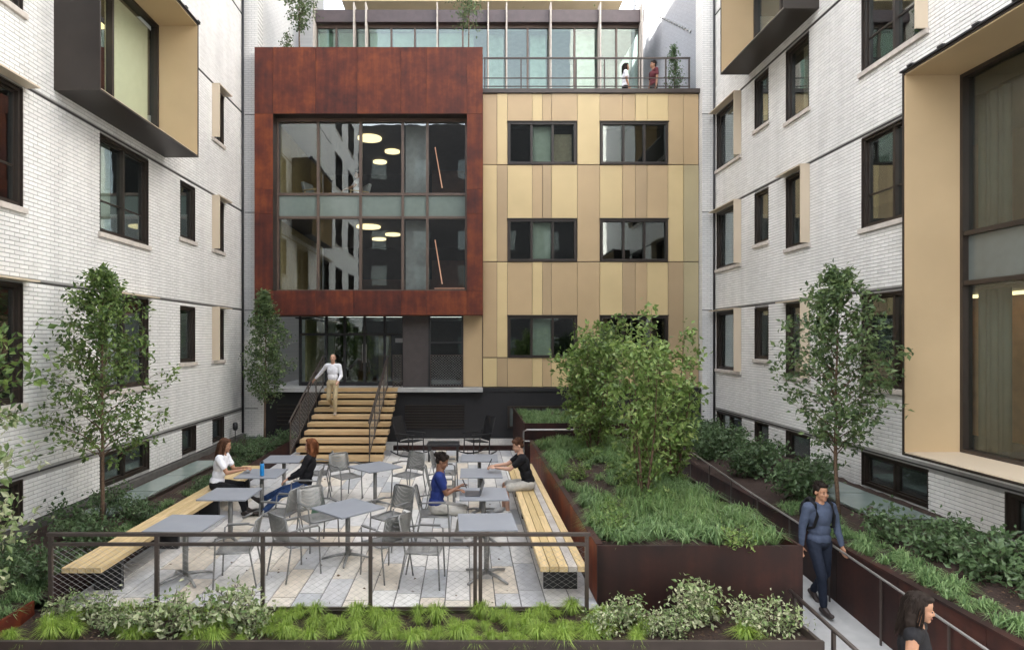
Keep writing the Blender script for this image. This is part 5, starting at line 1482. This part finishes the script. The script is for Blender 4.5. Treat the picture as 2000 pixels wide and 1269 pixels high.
# seated woman in white on the bench, leaning on the table
person('seated woman in white shirt with long brown hair leaning on table', (-4.42, 10.95, 0), R(90), ('skin_tan', 'cloth_white', 'cloth_black', 'hair_brown', 'shoe_dark'),
       pelvis=(0, 0.02, 0.56), lean=(0, -0.22, 1), hands=((-0.10, -0.46, 0.81), (0.08, -0.44, 0.81)), feet=((-0.10, -0.52, 0.08), (0.10, -0.46, 0.08)), look=(4, 12),
       sleeve='short', hairstyle='long', female=True, elbow_pole=(0, 0.2, -1), sc=1.0)
# seated woman in dark jacket and jeans, legs stretched out
person('seated woman in dark jacket and jeans with auburn hair, legs stretched out', (-2.84, 10.93, 0), R(-90), ('skin_light', 'cloth_black', 'cloth_denim', 'hair_auburn', 'shoe_dark'),
       pelvis=(0, -0.02, 0.56), lean=(0, 0.20, 1), hands=((-0.12, -0.30, 0.66), (0.14, -0.28, 0.66)), feet=((-0.06, -0.88, 0.22), (0.12, -0.72, 0.08)), look=(-6, 0),
       sleeve='long', hairstyle='bob', female=True, elbow_pole=(0, 1, -0.5), shirt_fit=1.5, toe_pitch=(-35, -10))
# seated woman in blue looking at a phone
person('seated woman in blue shirt with tied dark hair holding black phone', (-0.44, 9.47, 0), R(88), ('skin_brown', 'cloth_blue', 'cloth_sand', 'hair_dark', 'shoe_white'),
       pelvis=(0, 0.02, 0.56), lean=(0, -0.12, 1), hands=((0.02, -0.33, 0.84), (-0.03, -0.30, 0.80)), feet=((-0.09, -0.46, 0.08), (0.09, -0.30, 0.08)), look=(-4, 24),
       sleeve='short', hairstyle='bun', female=True, elbow_pole=(0, 0.3, -1))
# seated man in black on the bench with phone
person('seated man in black shirt and grey shorts leaning on table with phone', (1.10, 10.95, 0), R(-90), ('skin_light', 'cloth_black', 'cloth_sand', 'hair_brown', 'shoe_white'),
       pelvis=(0, 0.02, 0.57), lean=(0, -0.30, 1), hands=((-0.05, -0.58, 0.86), (0.06, -0.56, 0.84)), feet=((-0.12, -0.42, 0.08), (0.12, -0.36, 0.08)), look=(6, 20),
       sleeve='short', legs='shorts', hairstyle='short', elbow_pole=(0, 0.2, -1), shirt_fit=1.3)
# man with backpack walking down the ramp
bm_, wr_, el_ = person('man in slate blue shirt and dark jeans walking on ramp with backpack', (4.80, 8.35, -0.525), R(6), ('skin_tan', 'cloth_slate', 'cloth_navy', 'hair_dark', 'shoe_dark'),
       pelvis=(0, 0, 0.92), lean=(0, -0.03, 1), hands=((-0.26, 0.02, 0.78), (0.27, -0.12, 0.79)), feet=((-0.08, -0.20, 0.08), (0.09, 0.26, 0.12)), look=(6, 4), sc=0.985,
       sleeve='long', hairstyle='short', elbow_pole=(0, 1, -0.2), shirt_fit=1.3, toe_pitch=(0, 25))
bp_ = thing('backpack', 'black backpack worn by the man on the ramp', 'backpack', bm_.location, bm_.rotation_euler.z)
c = MB(); c.ball((0, 0.185, 1.24), (0.15, 0.085, 0.22), 14, 10); c.ball((0, 0.215, 1.12), (0.12, 0.08, 0.12), 12, 8)
link('bag', remesh(c, 'cloth_black', 0.012, 3, 0.003), bp_)
for s in (-1, 1):
    MB().tube([(s*0.10, 0.13, 1.42), (s*0.115, 0.04, 1.475), (s*0.118, -0.09, 1.42), (s*0.12, -0.135, 1.28), (s*0.14, -0.09, 1.12), (s*0.15, 0.08, 1.04)], 0.020, 8).build('strap', 'cloth_black', bp_, smooth=True)
# woman in black walking at the foot of the ramp
person('woman in black sleeveless top with long dark hair walking at ramp foot', (3.76, 5.2, -0.70), R(48), ('skin_tan', 'cloth_black', 'cloth_charcoal', 'hair_dark', 'shoe_dark'),
       pelvis=(0, 0, 0.92), lean=(0, -0.08, 1), hands=((-0.27, -0.05, 0.80), (0.26, 0.10, 0.80)), feet=((-0.08, 0.24, 0.10), (0.08, -0.22, 0.08)), look=(4, 10), sc=0.98,
       sleeve='none', hairstyle='long', female=True)
# two people on the roof terrace
person('woman in white T-shirt standing on roof terrace', (5.28, 20.35, 10.55), R(80), ('skin_tan', 'cloth_white', 'cloth_black', 'hair_dark', 'shoe_dark'),
       hands=((-0.22, -0.10, 0.85), (0.20, -0.06, 0.82)), pelvis=(0, 0, 0.92), sleeve='short', hairstyle='long', female=True, sc=0.99)
person('man in maroon T-shirt standing on roof terrace', (6.22, 20.35, 10.55), R(-80), ('skin_tan', 'cloth_maroon', 'cloth_charcoal', 'hair_dark', 'shoe_dark'),
       hands=((-0.25, -0.06, 0.84), (0.25, -0.04, 0.84)), pelvis=(0, 0, 0.93), sleeve='short', hairstyle='short', sc=1.03)
# people and seats inside the upper lounge
def lounge_chair(x, y, z, rz, label):
    t = thing('lounge_armchair', label, 'chair', (x, y, z), rz, 'lounge armchairs behind the glass')
    box('seat_cushion', -0.29, 0.29, -0.30, 0.28, 0.30, 0.44, 'room_grey', t, bevel=0.03); 
    M = Matrix.Translation((0, 0.30, 0.42)) @ Matrix.Rotation(R(-14), 4, 'X'); b = MB(); b.box(-0.29, 0.29, -0.06, 0.06, 0, 0.50, M); b.build('back_cushion', 'room_grey', t, bevel=0.03)
    for s in (-1, 1):
        b = MB(); b.tube([(s*0.33, -0.36, 0), (s*0.33, -0.28, 0.58)], 0.022, 6); b.build('front_leg', 'pine', t)
        b = MB(); b.tube([(s*0.33, 0.42, 0), (s*0.33, 0.26, 0.57)], 0.022, 6); b.build('rear_leg', 'pine', t)
        box('arm', s*0.33-0.03, s*0.33+0.03, -0.32, 0.34, 0.581, 0.61, 'pine', t)
lounge_chair(-4.95, 20.5, 7.45, R(70), 'grey lounge armchair with pine arms behind the upper glazing, empty')
lounge_chair(-3.72, 20.7, 7.45, R(-60), 'grey lounge armchair with pine arms holding person in white top')
person('person in white top seated behind upper glazing', (-3.72, 20.7, 7.45), R(-60), ('skin_tan', 'cloth_white', 'cloth_charcoal', 'hair_dark', 'shoe_dark'),
       pelvis=(0, 0.04, 0.55), lean=(0, 0.08, 1), hands=((-0.12, -0.32, 0.70), (0.12, -0.32, 0.70)), feet=((-0.09, -0.46, 0.08), (0.09, -0.40, 0.08)), sleeve='short', hairstyle='short', elbow_pole=(0, 0.6, -1))
# phones in hands
def phone(label, loc, rz, tilt):
    t = thing('phone', label, 'phone', loc, rz); t.rotation_euler = (R(tilt), 0, rz)
    MB().box(-0.036, 0.036, -0.004, 0.004, -0.072, 0.072).build('case', 'phone_black', t, bevel=0.003); MB().box(-0.032, 0.032, 0.0045, 0.006, -0.066, 0.066).build('screen', 'laptop_grey', t)
phone('black phone held by the woman in blue shirt', (-0.02, 9.44, 0.90), R(88), -25)
phone('black phone held by the seated man in black', (0.43, 10.96, 0.92), R(-90), -25)
gb = thing('tote_bag', 'green cloth bag slumped beside the chair of woman in jacket', 'bag', (-2.50, 10.45, 0))
c = MB(); c.ball((0, 0, 0.15), (0.13, 0.09, 0.15), 12, 8); c.ball((0.02, 0.0, 0.28), (0.09, 0.06, 0.14), 12, 8)
link('bag', remesh(c, 'cloth_green', 0.012, 2, 0.006), gb)
MB().tube([(-0.06, 0, 0.34), (-0.05, 0.0, 0.52), (0.05, 0.0, 0.53), (0.08, 0, 0.34)], 0.010, 6).build('strap', 'cloth_green', gb, smooth=True)
